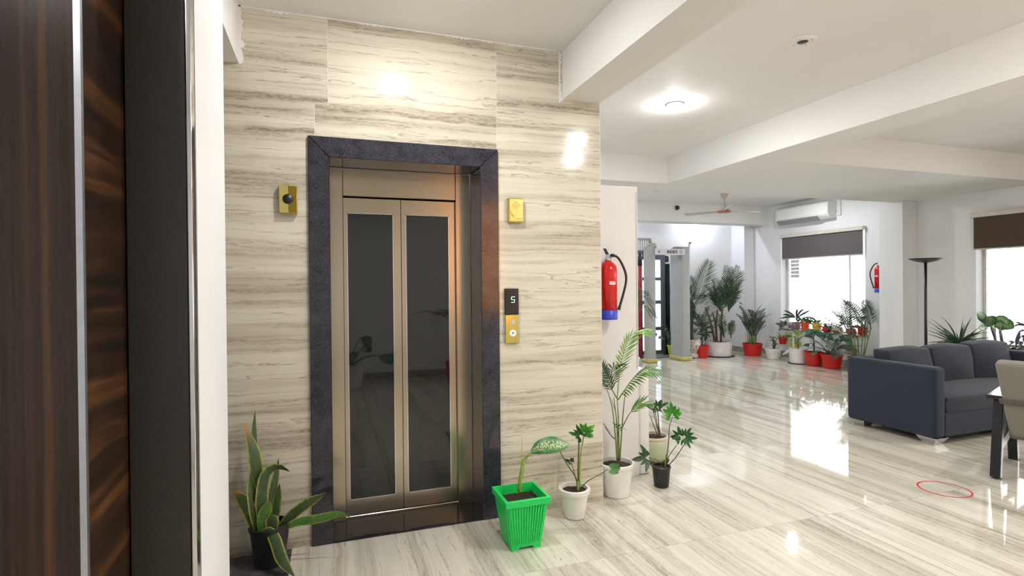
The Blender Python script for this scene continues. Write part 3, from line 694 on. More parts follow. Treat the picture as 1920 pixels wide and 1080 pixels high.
for xx, yy in ((sx0+.10, sy0+.09), (sx0+.10, sy1-.09), (sx1-.10, sy0+.09), (sx1-.10, sy1-.09), ((sx0+sx1)/2, sy0+.09)):
    a, b = .085, .05
    MB().hexa([(xx-b, yy-b, 0), (xx+b, yy-b, 0), (xx+b, yy+b, 0), (xx-b, yy+b, 0), (xx-a, yy-a, .060), (xx+a, yy-a, .060), (xx+a, yy+a, .060), (xx-a, yy+a, .060)]).obj('foot', 'chrome', t)
# ================================================================== ARMCHAIR at the right edge
t = thing('armchair', 'beige backed armchair with black wooden frame at the right edge', 'chair', (4.717, 2.245, 0))
t.rotation_euler = (0, 0, math.radians(-70))
L = dict(loc=(0, 0, 0))
for s in (-1, 1):
    x = s*.335
    def bar(pts, w, d, name):    # flat bar in the side plane, points (y, z)
        m = MB(); (y0_, z0_), (y1_, z1_) = pts; dy, dz = y1_-y0_, z1_-z0_; ln = math.hypot(dy, dz); ny, nz = -dz/ln*w/2, dy/ln*w/2
        m.hexa([(x-d/2, y0_-ny, z0_-nz), (x+d/2, y0_-ny, z0_-nz), (x+d/2, y0_+ny, z0_+nz), (x-d/2, y0_+ny, z0_+nz), (x-d/2, y1_-ny, z1_-nz), (x+d/2, y1_-ny, z1_-nz), (x+d/2, y1_+ny, z1_+nz), (x-d/2, y1_+ny, z1_+nz)])
        return m.obj(name, 'black_wood', t, bevel=.004, seg=1, **L)
    bar([(-.10, .009), (.035, .565)], .072, .058, 'rear_leg'); bar([(.56, .009), (.47, .565)], .072, .058, 'front_leg')
    bar([(-.06, .215), (.49, .30)], .075, .045, 'side_rail')
    MB().hexa([(x-.055, -.10, .566), (x+.04, -.10, .566), (x+.045, .53, .580), (x-.045, .53, .580), (x-.055, -.10, .594), (x+.04, -.10, .594), (x+.045, .53, .610), (x-.045, .53, .610)]).obj('armrest', 'black_wood', t, bevel=.008, **L)
MB().hexa([(-.285, .02, .27), (.285, .02, .27), (.285, .56, .33), (-.285, .56, .33), (-.285, .02, .40), (.285, .02, .40), (.285, .56, .46), (-.285, .56, .46)]).obj('seat', 'chair_fabric', t, bevel=.025, **L)
MB().hexa([(-.275, -.02, .30), (.275, -.02, .30), (.275, .10, .30), (-.275, .10, .30), (-.32, -.24, .845), (.32, -.24, .845), (.32, -.13, .865), (-.32, -.13, .865)]).obj('backrest', 'chair_fabric', t, bevel=.025, seg=3, **L)
MB().hexa([(-.308, -.134, .545), (.316, -.148, .545), (.316, -.03, .545), (-.316, -.03, .545), (-.312, -.147, .580), (.320, -.163, .580), (.320, -.05, .580), (-.320, -.05, .580)]).obj('seam_band', 'chair_band', t, bevel=.004, seg=1, **L)
# ================================================================== FLOOR LAMP
t = thing('floor_lamp', 'black uplighter floor lamp with a bowl shade behind the sofa', 'lamp', (7.55, 5.02, 0))
MB().lathe([(.14, 0), (.14, .012), (.05, .02), (.018, .03)], 28).obj('base', 'lamp_black', t, True, **L)
MB().tube([(0, 0, .02), (0, 0, 1.665)], .0175, 12).obj('pole', 'lamp_black', t, True, **L)
MB().lathe([(.02, 1.655), (.05, 1.662), (.12, 1.680), (.175, 1.705), (.196, 1.718), (.19, 1.718), (.165, 1.705), (.10, 1.684), (.0, 1.67)], 32, closed=False).obj('bowl_shade', 'lamp_black', t, True, **L)
# ================================================================== FLOOR RING
p = Vector((3.955, 2.515, .0))
m = MB(); n = 48; ro, ri = .152, .140
for z in (.0004, .0012):
    for r in (ri, ro): m.v += [(p.x+r*math.cos(2*PI*j/n), p.y+r*math.sin(2*PI*j/n), z) for j in range(n)]
for j in range(n):
    k = (j+1) % n
    m.f += [(2*n+j, 3*n+j, 3*n+k, 2*n+k), (j, k, n+k, n+j), (n+j, n+k, 3*n+k, 3*n+j), (k, j, 2*n+j, 2*n+k)]
tag(m.obj('floor_ring_marking', 'red_tape'), 'red ring of tape marking a spot on the stone floor', 'floor marking')
# ================================================================== PLANTS: builders
def round_pot(t, c, rt, rb, h, mat, rim=.018, lip=.006, saucer=None, soil_h=.88):
    c = Vector(c)
    MB().lathe([(rb*.9, .001), (rb, .004), (rt-lip, h-rim), (rt, h-rim+.002), (rt+.001, h-.003), (rt-.004, h), (rt-lip-.006, h-.001), (rt-lip-.010, h*.80)], 32, c).obj('pot', mat, t, True, sharp=.7)
    sr = rb+(rt-lip-rb)*soil_h-.004
    soil(t, c, sr, h*soil_h)
    if saucer: MB().lathe([(rb*1.0, .001), (rb*1.25, .012), (rb*1.22, .016), (rb*.5, .012)], 24, c).obj('saucer', saucer, t, True)
def soil(t, c, r, z, sq=False):
    m = MB(); n = 20; rings = 5; c = Vector(c)
    m.v.append((c.x, c.y, c.z+z+.006))
    for i in range(1, rings+1):
        for j in range(n):
            a = 2*PI*j/n; rr = r*i/rings
            m.v.append((c.x+rr*math.cos(a), c.y+rr*math.sin(a), c.z+z+.008*mnoise.noise((c.x*9+rr*70*math.cos(a), rr*70*math.sin(a), 2))+.004*(1-i/rings)))
    for j in range(n): m.f.append((0, 1+j, 1+(j+1) % n))
    for i in range(rings-1):
        for j in range(n): m.f.append((1+i*n+j, 1+(i+1)*n+j, 1+(i+1)*n+(j+1) % n, 1+i*n+(j+1) % n))
    m.obj('soil', 'soil', t, True)
def lf_blade(t, name, mat, pts, wmax, prof='lance', n=14, twist=0, side0=0, fold=.22, into=None):
    P = resample(smooth_path(pts, 8), n); ws = []; sides = []
    for i, p in enumerate(P):
        v = i/(n-1)
        if prof == 'lance': w = min(1, .45+v*1.6)*(1 if v < .62 else max(.03, 1-((v-.62)/.38)**1.7))
        elif prof == 'oval': w = max(.03, math.sin(PI*min(1, v*.96+.03))**.75)
        elif prof == 'strap': w = 1 if v < .8 else max(.05, (1-v)/.2)
        else: w = max(.02, 1-v)
        ws.append(w*wmax)
        tg = (P[min(i+1, n-1)]-P[max(i-1, 0)]).normalized(); vw = (P[i]-CAM).normalized()
        s = tg.cross(vw); s = s.normalized() if s.length > .05 else tg.orthogonal()
        a = side0+twist*v; sides.append(Matrix.Rotation(a, 3, tg) @ s)
    m = into if into is not None else MB()
    m.blade(P, ws, sides, fold)
    if into is None: return m.obj(name, mat, t, True)
def leaflet(m, p, d, L, w, nrm, droop):
    d = d.normalized(); s = d.cross(nrm); s = s.normalized() if s.length > 1e-4 else d.orthogonal()
    a = p+d*L*.45 - Vector((0, 0, droop*L*.12)); b = p+d*L - Vector((0, 0, droop*L*.5))
    k = len(m.v)
    for i, q in enumerate((p-s*w*.15, p+s*w*.15, a-s*w*.5, a+s*w*.5, b)):
        m.uv[k+i] = ((.3, 0), (.7, 0), (0, .5), (1, .5), (.5, 1))[i]; m.v.append(tuple(q))
    m.f += [(k, k+1, k+3, k+2), (k+2, k+3, k+4)]
def frond(t, path, mat, n=16, L=.12, w=.011, t0=.3, ang=42, droop=.3, side=None, rach=.004, name='frond', into=None, one=0, rmat=None, rnd=None):
    P = resample(smooth_path(path, 8), 28); m = into if into is not None else MB(); rnd = rnd or random.Random(int(P[-1].length*1000) % 9973)
    m.tube(P, [rach*(1-.75*i/27) for i in range(28)], 4, False)
    a0 = math.radians(ang)
    for k in range(n):
        v = t0+(1-t0)*(k+.5)/n; i = min(26, int(v*27)); f = v*27-i; p = P[i].lerp(P[i+1], f); T = (P[i+1]-P[i]).normalized()
        if side is not None: s = Vector(side)
        else:
            s = T.cross(Vector((0, 0, 1))); s = s if s.length > .2 else Vector((1, .3, 0))
        s = (s - T*s.dot(T)).normalized(); nn = s.cross(T)
        u = (k+.5)/n; ln = L*(math.sin(PI*(.18+.74*u))**.8)*rnd.uniform(.9, 1.08); a = a0*(1.25-.65*u)
        for sg in (-1, 1):
            if one and sg != one: continue
            d = s*(sg*math.sin(a)) + T*math.cos(a) + nn*.18*(1) + Vector((rnd.uniform(-.05, .05),)*3)
            leaflet(m, p, d, ln, w*(.7+.3*math.sin(PI*u)), nn, droop)
    if into is None: return m.obj(name, mat, t)
def lobed(t, base, tip, width, mat, lobes=5, depth=.45, side=None, sag=.1, tone=0, name='leaf', tilt=None):
    """a deeply cut leaf blade: base is where the stalk joins, tip the end of the middle lobe"""
    base, tip = Vector(base), Vector(tip); ax = tip-base; L = ax.length; ax.normalize()
    vw = (base-CAM).normalized(); sd = ax.cross(vw) if side is None else Vector(side)
    sd = (sd-ax*sd.dot(ax)).normalized(); nm = sd.cross(ax)
    if tilt: R_ = Matrix.Rotation(tilt, 3, ax); sd = R_ @ sd; nm = R_ @ nm
    m = MB(); cpos = base+ax*L*.22; n = lobes*2+1
    spine = []
    tot = lobes+(1-lobes % 2); fan = math.radians(128); pts = []; N = 6
    for i in range(tot*N+1):
        q = -1+2*i/(tot*N); th = q*fan; ph = (i % N)/N            # ph 0 and 1 at the notches, .5 at a lobe's point
        lob = 1-depth*abs(2*ph-1)**1.05; env = (1-.38*abs(q)**1.5)*(.86+.20*math.sin(3.1*(i//N)+L*60))
        r = L*.80*env*lob
        pts.append((r*math.cos(th), r*math.sin(th)*width/(L*1.45), q))
    k = len(m.v); m.v.append(tuple(cpos)); m.uv[k] = (.5, 0)
    ring2 = []
    for f in (.5, 1.0):
        for (a, b, q) in pts:
            z = -sag*L*(f*f)*(.5+.7*abs(q)) + .035*L*f*math.cos(q*PI*tot)
            m.uv[len(m.v)] = (.5+.5*f*math.sin(q*2), f); m.v.append(tuple(cpos+ax*a*f+sd*b*f+nm*z))
    np_ = len(pts)
    for i in range(np_-1):
        m.f.append((k, k+1+i, k+2+i)); m.f.append((k+1+i, k+1+np_+i, k+2+np_+i, k+2+i))
    return m.obj(name, mat, t, True)
def stalk(t, pts, r, mat='petiole', name='stalk', taper=.6, n=6):
    P = smooth_path(pts, 6); return MB().tube(P, [r*(1-(1-taper)*i/(len(P)-1)) for i in range(len(P))], n).obj(name, mat, t, True)

# ------------------------------------------------------------------ snake plant left of the lift
c = Vector((-.297, 3.02, 0))
t = thing('snake_plant', 'variegated snake plant in a black pot left of the lift', 'potted plant', tuple(c))
round_pot(t, c, .101, .072, .205, 'black_pot', .022, .006)
def zz(x, y, Y): return aty(430+x/3.374, 760+y/3.374, Y)
def snake(pts, w, mat='leaf_snake', twist=0, prof='lance', side0=0, ys=(3.02, 3.02)):
    n = len(pts); lf_blade(t, 'leaf', mat, [zz(x, y, ys[0]+(ys[1]-ys[0])*i/(n-1)) for i, (x, y) in enumerate(pts)], w*1.3, prof, 16, twist, side0)
snake([(200, 800), (185, 560), (165, 330), (130, 210), (90, 105)], .056, 'leaf_snake_tip', .6, ys=(3.03, 3.05))
snake([(190, 800), (172, 450), (158, 200), (163, 25)], .036, 'leaf_snake', .5, ys=(3.05, 3.07))
snake([(175, 800), (152, 600), (130, 425)], .042, 'leaf_snake', .2, side0=.3, ys=(3.00, 3.02))
snake([(205, 790), (208, 600), (228, 455), (275, 400), (330, 395), (385, 422)], .050, 'leaf_snake', .9, ys=(3.00, 3.03))
snake([(275, 775), (268, 600), (292, 470), (312, 335)], .034, 'leaf_snake', .4, ys=(3.05, 3.08))
snake([(285, 770), (300, 620), (318, 495)], .034, 'leaf_snake', .2, side0=-.4, ys=(3.04, 3.06))
snake([(200, 800), (222, 690), (258, 600)], .046, 'leaf_snake_bright', .2, ys=(2.98, 2.97))
snake([(285, 790), (272, 740), (265, 690)], .050, 'leaf_snake', .2, ys=(2.98, 2.97))
snake([(165, 815), (135, 690), (75, 590), (20, 540)], .054, 'leaf_snake_tip', -.4, ys=(3.00, 3.0))
snake([(305, 790), (390, 700), (490, 625), (612, 555)], .042, 'leaf_snake', .3, ys=(3.02, 2.98))
snake([(325, 785), (440, 738), (570, 718), (690, 690), (765, 708)], .036, 'leaf_snake_bright', .5, ys=(2.99, 2.90))
snake([(190, 835), (245, 795), (288, 850), (320, 950), (360, 1020), (415, 1085)], .044, 'leaf_snake', .2, ys=(2.97, 2.82))

# ------------------------------------------------------------------ green square pot with dieffenbachia
c = Vector((.992, 2.79, 0))
t = thing('dumb_cane', 'dumb cane with one patterned leaf in a ribbed bright green square pot', 'potted plant', tuple(c))
def ring(h, z): return [Vector((c.x+a*h, c.y+b*h, z)) for a, b in ((-1, -1), (1, -1), (1, 1), (-1, 1))]
def ringb(m, a, b):
    k = len(m.v); m.v += [tuple(v) for v in a+b]
    for i in range(4): m.f.append((k+i, k+(i+1) % 4, k+4+(i+1) % 4, k+4+i))
m = MB(); hb, ht, hr = .085, .112, .127
k0 = ring(hb, .014); m.add([tuple(v) for v in k0], [(3, 2, 1, 0)])
ringb(m, ring(hb, .014), ring(ht, .245)); ringb(m, ring(ht, .245), ring(hr, .246)); ringb(m, ring(hr, .246), ring(hr+.001, .278)); ringb(m, ring(hr+.001, .278), ring(hr-.016, .280)); ringb(m, ring(hr-.016, .280), ring(ht-.012, .20))
m.obj('pot', 'green_plastic', t, bevel=.0025, seg=1)
for s in range(4):
    R_ = Matrix.Rotation(s*PI/2, 3, 'Z'); mm = MB()
    for i in range(-6, 7):
        o0, o1 = i*.0118, i*.0160
        q = [(o0-.0032, -hb-.0005, .035), (o0+.0032, -hb-.0005, .035), (o1+.0044, -ht-.0003, .240), (o1-.0044, -ht-.0003, .240)]
        pts = [R_ @ Vector(v) for v in q]+[R_ @ (Vector(v)+Vector((0, -.0065, 0))) for v in q]
        pts = [tuple(c+v) for v in pts]; mm.add(pts, [(4, 5, 6, 7), (0, 1, 5, 4), (1, 2, 6, 5), (2, 3, 7, 6), (3, 0, 4, 7)])
    mm.obj('ribbing', 'green_plastic', t)
for a, b in ((-1, -1), (1, -1), (1, 1), (-1, 1)):
    box('foot', 'green_plastic', c.x+a*.062-.022, c.x+a*.062+.022, c.y+b*.062-.022, c.y+b*.062+.022, 0, .015, t)
m = MB(); n = 12; e = .110
for i in range(n+1):
    for j in range(n+1):
        x, y = c.x-e+2*e*i/n, c.y-e+2*e*j/n; m.v.append((x, y, .232+.010*mnoise.noise((x*40, y*40, 0))))
for i in range(n):
    for j in range(n): k = i*(n+1)+j; m.f.append((k, k+n+1, k+n+2, k+1))
m.obj('soil', 'soil', t, True)
def g(x, y, Y): return aty(920+x/4.909, 780+y/4.909, Y)
stalk(t, [g(265, 700, 2.80), g(275, 580, 2.80), g(300, 440, 2.80), g(322, 390, 2.80)], .012, 'stem_pale', 'stem', .75, 10)
stalk(t, [g(300, 440, 2.80), g(330, 380, 2.79), g(385, 325, 2.77)], .008, 'stem_pale', 'stalk', .7, 8)
stalk(t, [g(275, 560, 2.805), g(286, 400, 2.81), g(287, 190, 2.82)], .0045, 'stem_pale', 'spear', .2)
stalk(t, [g(255, 680, 2.79), g(258, 600, 2.78), g(250, 560, 2.78)], .006, 'stem_pale', 'sheath', .3)
lf_blade(t, 'leaf', 'leaf_dieff', [g(370, 335, 2.77), g(450, 285, 2.74), g(560, 260, 2.72), g(650, 262, 2.71), g(725, 262, 2.71)], .096, 'oval', 16, .1, -.35, .18)

# ------------------------------------------------------------------ white pot with split-leaf philodendron
c = Vector((1.409, 2.985, 0))
t = thing('split_leaf_plant', 'young split-leaf plant in a small white pot right of the green pot', 'potted plant', tuple(c))
round_pot(t, c, .096, .060, .180, 'white_pot', .028, .010)
b0 = g(810, 680, 2.985)
stalk(t, [b0, g(805, 520, 2.98), g(815, 190, 2.96)], .0058); stalk(t, [b0+Vector((.006, 0, 0)), g(825, 400, 2.99), g(858, 175, 2.97)], .0062, 'stem_pale')
stalk(t, [b0, g(780, 560, 2.97), g(700, 440, 2.93), g(628, 305, 2.90)], .0045); stalk(t, [b0, g(770, 520, 3.0), g(742, 425, 3.01)], .003)
stalk(t, [g(825, 665, 2.98), g(900, 595, 2.97), g(1010, 535, 2.98), g(1075, 490, 2.985)], .0034); stalk(t, [b0+Vector((-.004, 0, -.01)), g(800, 600, 2.98)], .010, 'stem_pale', 'stem', .8)
lobed(t, g(830, 190, 2.96), g(725, 85, 2.92), .105, 'leaf_philo', 7, .42, sag=.2)
lobed(t, g(855, 180, 2.97), g(880, 45, 2.93), .16, 'leaf_philo_bright', 9, .40, sag=.12)
lobed(t, g(855, 175, 2.97), g(955, 85, 2.95), .11, 'leaf_philo_bright', 7, .42, sag=.12)
lobed(t, g(745, 430, 3.01), g(665, 395, 2.97), .05, 'leaf_philo_dark', 3, .35); lobed(t, g(742, 415, 3.01), g(775, 375, 2.99), .035, 'leaf_philo_dark', 3, .35)
lobed(t, g(1075, 490, 2.985), g(1230, 480, 2.99), .075, 'leaf_philo', 3, .18, sag=.1)

# ------------------------------------------------------------------ white pot with slim areca palm
c = Vector((1.822, 3.20, 0))
t = thing('areca_palm', 'tall slim areca palm in a white pot in front of the white partition', 'potted plant', tuple(c))
round_pot(t, c, .119, .082, .222, 'white_pot', .022, .006)
def h(x, y, Y): return aty(1110+x/3.176, 600+y/3.176, Y)
canes = [((150, 835), (140, 700), (120, 520), (85, 400)), ((152, 838), (150, 650), (130, 460)), ((160, 838), (158, 620), (150, 470)), ((165, 836), (175, 700), (185, 560), (200, 420)), ((155, 838), (148, 600), (118, 470))]
for i, q in enumerate(canes): stalk(t, [h(x, y, 3.20+.012*(i-2)) for x, y in q], .0062 if i != 4 else .004, 'cane_green', 'cane', .45, 7)
def fr(pts, Ys, **kw):
    n = len(pts); frond(t, [h(x, y, Ys[0]+(Ys[1]-Ys[0])*i/(n-1)) for i, (x, y) in enumerate(pts)], **kw)
V = Vector
fr([(150, 470), (165, 300), (190, 190), (240, 85), (340, 62)], (3.20, 3.02), mat='leaf_palm_lime', n=18, L=.145, w=.0145, t0=.30, ang=38, side=(.9, 0, .45), droop=.25)
fr([(155, 475), (200, 410), (245, 350), (310, 300), (405, 305)], (3.20, 2.95), mat='leaf_palm', n=17, L=.12, w=.0145, t0=.12, ang=42, droop=.5, side=(.5, .3, .8))
fr([(150, 470), (110, 400), (75, 340), (40, 270), (20, 300)], (3.22, 3.34), mat='leaf_palm_dark', n=15, L=.12, w=.0145, t0=.2, ang=42, side=(.7, .3, .6), droop=.4)
fr([(120, 410), (115, 330), (130, 275), (185, 262)], (3.22, 3.12), mat='leaf_palm_dark', n=14, L=.125, w=.013, t0=.1, ang=52, side=(.95, 0, .2), droop=.2)
fr([(170, 660), (200, 600), (230, 550), (285, 498), (350, 508)], (3.20, 3.06), mat='leaf_palm', n=8, L=.10, w=.0145, t0=.48, ang=28, side=(.3, .3, .9), droop=.2)
fr([(140, 710), (115, 690), (72, 630)], (3.21, 3.26), mat='leaf_palm_dark', n=5, L=.07, w=.0145, t0=.3, ang=25, droop=.1)
fr([(155, 690), (160, 650), (150, 625), (195, 650)], (3.19, 3.12), mat='leaf_palm', n=5, L=.06, w=.013, t0=.3, ang=40, droop=.3)

# ------------------------------------------------------------------ glazed jar and small black pot on the right
c = Vector((2.455, 3.72, 0))
t = thing('jar_plant', 'dark stemmed plant in a pale green glazed jar behind the black pot', 'potted plant', tuple(c))
MB().lathe([(.070, .001), (.095, .006), (.112, .05), (.118, .12), (.112, .172), (.108, .178), (.118, .186), (.119, .200), (.112, .204), (.104, .203), (.100, .17)], 32, c).obj('pot', 'glazed_jar', t, True, sharp=.8)
MB().lathe([(.08, .001), (.118, .002), (.125, .012), (.115, .018), (.09, .012)], 28, c).obj('saucer', 'black_plastic', t, True)
soil(t, c, .101, .182)
def k(x, y, Y): return aty(1180+x/5.4, 730+y/5.4, Y)
jb = k(325, 530, 3.72)
tops = [((285, 185), 3.70, .007), ((262, 220), 3.74, .005), ((215, 280), 3.76, .005), ((240, 200), 3.66, .004)]
for (x, y), Y, r in tops: stalk(t, [jb, k((325*.6+x*.4)-8, 530*.6+y*.4, 3.72), k(x, y, Y)], r, 'cane_brown', 'stem', .6)
for (bx, by), (tx, ty), Y, wd in [((285, 180), (215, 110), 3.68, .07), ((285, 180), (330, 105), 3.70, .08), ((290, 180), (395, 135), 3.68, .06), ((285, 178), (265, 95), 3.74, .06), ((265, 215), (215, 190), 3.74, .05), ((290, 195), (335, 235), 3.66, .05), ((260, 215), (235, 245), 3.70, .04)]:
    lobed(t, k(bx, by, Y), k(tx, ty, Y-.04), wd, 'leaf_philo_dark' if ty > 180 else 'leaf_philo', 3, .45, sag=.2)
c = Vector((2.192, 3.225, 0))
t = thing('lobed_leaf_plant', 'lobed leaf plant with arching stalks in a small black pot', 'potted plant', tuple(c))
round_pot(t, c, .066, .050, .146, 'black_pot', .016, .004)
bb = k(365, 800, 3.225)
stalk(t, [bb, k(395, 560, 3.22), k(405, 390, 3.20), k(438, 275, 3.18)], .0042); stalk(t, [bb, k(400, 680, 3.20), k(480, 565, 3.14)], .0042); stalk(t, [bb+V((.004, 0, 0)), k(470, 690, 3.2), k(556, 558, 3.12)], .0042)
stalk(t, [bb, k(368, 700, 3.22), k(375, 650, 3.22)], .006, 'stem_pale', 'stem', .4)
stalk(t, [bb+V((-.004, 0, 0)), k(300, 735, 3.20), k(235, 700, 3.16), k(195, 690, 3.14)], .003)
lobed(t, k(438, 280, 3.18), k(415, 105, 3.13), .15, 'leaf_philo_bright', 9, .28, sag=.18); lobed(t, k(440, 280, 3.18), k(530, 235, 3.14), .06, 'leaf_philo_bright', 3, .3)
lobed(t, k(520, 480, 3.14), k(405, 390, 3.08), .12, 'leaf_philo', 5, .5); lobed(t, k(480, 490, 3.14), k(415, 505, 3.08), .06, 'leaf_philo', 3, .4); lobed(t, k(500, 470, 3.13), k(492, 560, 3.08), .05, 'leaf_philo', 3, .4)
lobed(t, k(535, 480, 3.12), k(700, 500, 3.02), .18, 'leaf_philo', 9, .42, sag=.15)
lobed(t, k(200, 690, 3.14), k(25, 715, 3.08), .20, 'leaf_philo_dark', 7, .5, sag=.1)

# ================================================================== FAR PLANTS
def arc(b, az, el, L, droop, n=5):
    b = Vector(b); pts = []
    for i in range(n):
        s = i/(n-1); e = el-droop*s; 
        if i == 0: p = b
        else: p = pts[-1]+Vector((math.cos(az)*math.cos(e), math.sin(az)*math.cos(e), math.sin(e)))*(L/(n-1))
        pts.append(p)
    return pts
def palm(t, c, trunk, fronds, mat, n=16, L=.2, w=.016, t0=.3, cane='cane_dark', r=.02, ang=40, droop=.35, seed=1):
    """trunk: list of points; fronds: list of (azimuth deg, elevation deg, length, droop)"""
    rnd = random.Random(seed)
    if trunk: stalk(t, trunk, r, cane, 'trunk', .7, 8)
    for f_ in fronds:
        az, el, ln, dr = f_[:4]; b = Vector(f_[4]) if len(f_) > 4 else Vector(trunk[-1])
        frond(t, arc(b, math.radians(az), math.radians(el), ln, dr), mat, n, L, w, t0, ang, droop, None, .007, rnd=rnd)
def P(x, y, z): return Vector((x, y, z))
# tall palm in a stone urn, right behind the detector
c = P(6.53, 8.58, 0)
t = thing('feather_palm', 'tall palm with stiff feathery fronds in a mottled stone urn', 'potted plant', tuple(c))
MB().lathe([(.10, .001), (.125, .01), (.12, .06), (.095, .10), (.115, .14), (.150, .20), (.160, .27), (.145, .33), (.155, .345), (.15, .355), (.135, .35), (.13, .31)], 28, c).obj('urn', 'urn_stone', t, True, sharp=.7); soil(t, c, .13, .33)
def q8(x, y, Y=8.5): return aty(1162+x*.274, 431+y*.274, Y)
stalk(t, [c+P(0, 0, .31), q8(488, 690, 8.57), q8(492, 600, 8.56), q8(500, 540, 8.55)], .042, 'cane_dark', 'trunk', .6, 8)
rq = random.Random(3)
def pf(base, tips, mat='leaf_far', n=20, L=.30, w=.028, bend=.35, t0=.15, ang=40, dr=.25, Y=8.5, thick=.008):
    for i, tp in enumerate(tips):
        yb = Y+rq.uniform(-.04, .04); yt = Y+rq.uniform(-.28, .12)
        b_ = Vector(base) if not isinstance(base, tuple) else q8(*base, yb); e_ = q8(tp[0], tp[1], yt); up = P(0, 0, abs(e_.x-b_.x)*bend+.04)
        frond(t, [b_, b_.lerp(e_, .35)+up*.8, b_.lerp(e_, .7)+up, e_], mat, n, L, w, t0, ang, dr, (.85, -.25, .35) if abs(e_.x-b_.x) < .5*abs(e_.z-b_.z) else None, thick, rnd=rq)
pf((500, 560), [(608, 222)], L=.34, n=22, bend=.0, w=.019, t0=.22); pf((500, 560), [(478, 330), (600, 440), (440, 420)], L=.26, n=16, w=.018, t0=.3)
pf((492, 640), [(470, 480), (482, 470), (500, 500)], L=.13, n=12, w=.03, t0=.1)
# small palm in red pot
c = P(6.70, 8.50, 0)
t = thing('small_palm', 'small palm with a thin dark trunk in a red pot beside the urn', 'potted plant', tuple(c))
round_pot(t, c, .135, .10, .235, 'red_plastic', .03, .008)
palm(t, c, [c+P(0, 0, .2), c+P(.005, 0, .4), c+P(0, 0, .50)], [(0, 62, .46, .9), (-50, 55, .44, 1.1), (-120, 60, .42, .9), (180, 62, .46, .9), (60, 70, .46, .6), (120, 65, .42, .8), (-80, 82, .50, .3), (-20, 75, .48, .6), (200, 75, .48, .6), (-150, 45, .4, 1.2), (-10, 42, .42, 1.2)], 'leaf_far', 14, .15, .020, .2, r=.018, seed=5)
# dark small shrub behind
c = P(6.98, 8.75, 0)
t = thing('dark_shrub', 'small dark leaved plant between the red pot and the big white pot', 'potted plant', tuple(c))
round_pot(t, c, .10, .08, .20, 'red_plastic', .02, .006)
stalk(t, [c+P(0, 0, .18), c+P(.01, 0, .40), c+P(0, 0, .55)], .012, 'cane_dark', 'stem')
rn = random.Random(4)
for i in range(22):
    b = c+P(0, 0, .36+.2*rn.random()); a = rn.uniform(0, 2*PI); e = rn.uniform(-.2, .9); ln = rn.uniform(.12, .2)
    lf_blade(t, 'leaf', 'leaf_philo_dark', arc(b, a, e, ln, .9, 4), .035, 'oval', 6)
# big palm in white pot
c = P(7.17, 8.60, 0)
t = thing('large_palm', 'large bushy palm in the wide white pot by the far corner', 'potted plant', tuple(c))
round_pot(t, c, .245, .235, .285, 'grey_white_pot', .02, .004, 'black_plastic')
for q in (([c+P(-.05, 0, .25), c+P(-.07, .0, .6), c+P(-.14, .0, .85)]), ([c+P(.05, 0, .25), c+P(.07, .0, .7), c+P(.10, 0, .95)]), ([c+P(-.0, .05, .25), c+P(-.02, .05, .6), c+P(.02, .05, .9)]), ([c+P(-.1, -.02, .25), c+P(-.22, -.02, .7), c+P(-.32, -.02, .95)])):
    stalk(t, q, .022, 'cane_brown', 'trunk', .7, 8)
pf((745, 560), [(725, 250), (760, 262), (803, 252), (830, 290), (858, 345), (856, 430), (820, 500), (700, 400), (780, 400), (745, 330)], L=.24, w=.021, n=16, Y=8.52, bend=.25)
pf((690, 560), [(588, 420), (640, 335), (705, 325), (600, 500), (730, 470), (660, 400), (620, 440)], L=.22, w=.020, n=15, Y=8.50, bend=.3)
pf((715, 740), [(645, 650), (680, 625), (655, 690), (700, 640)], L=.15, w=.018, n=11, Y=8.48, bend=.5); pf((760, 740), [(772, 625), (755, 640)], L=.14, w=.018, n=11, Y=8.48, bend=.0)
# bushy bamboo palm in red pot in front of the corner pillar
c = P(7.80, 8.40, 0)
t = thing('bamboo_palm', 'dense bushy bamboo palm in a red pot in front of the corner pillar', 'potted plant', tuple(c))
round_pot(t, c, .185, .155, .235, 'red_plastic', .02, .006)
rn = random.Random(11)
for i in range(26):
    a = rn.uniform(0, 2*PI); r = rn.uniform(.01, .09); b = c+P(r*math.cos(a), r*math.sin(a), .21); hh = rn.uniform(.12, .42); tp = b+P(.3*r*math.cos(a), .3*r*math.sin(a), hh)
    if i % 2 == 0: stalk(t, [b, (b+tp)/2, tp], .008, 'cane_green', 'cane', .7, 5)
    palm(t, c, None, [(math.degrees(a)+rn.uniform(-60, 60), rn.uniform(68, 88), rn.uniform(.30, .46), rn.uniform(.3, 1.1), tp)], 'leaf_far_grey' if i % 3 == 0 else 'leaf_far', 10, .14, .019, .15, ang=36, seed=i+20)
# low white pot with a small cactus-like sprig
c = P(7.78, 7.86, 0)
t = thing('sprig_pot', 'low white pot with a small upright sprig beside the bird ornament', 'potted plant', tuple(c))
round_pot(t, c, .150, .10, .20, 'grey_white_pot', .025, .008)
for i in range(7):
    b = c+P(rn.uniform(-.02, .05), rn.uniform(-.03, .03), .18); tp = b+P(rn.uniform(-.05, .07), rn.uniform(-.03, .03), rn.uniform(.12, .24)); stalk(t, [b, (b+tp)/2+P(.01, 0, 0), tp], .007, 'cane_dark', 'sprig', .6, 5)
    for q in range(3): lf_blade(t, 'leaf', 'leaf_far_grey', arc(b.lerp(tp, .45+.25*q), rn.uniform(0, 6.28), .6, .06, .6, 3), .02, 'oval', 5)
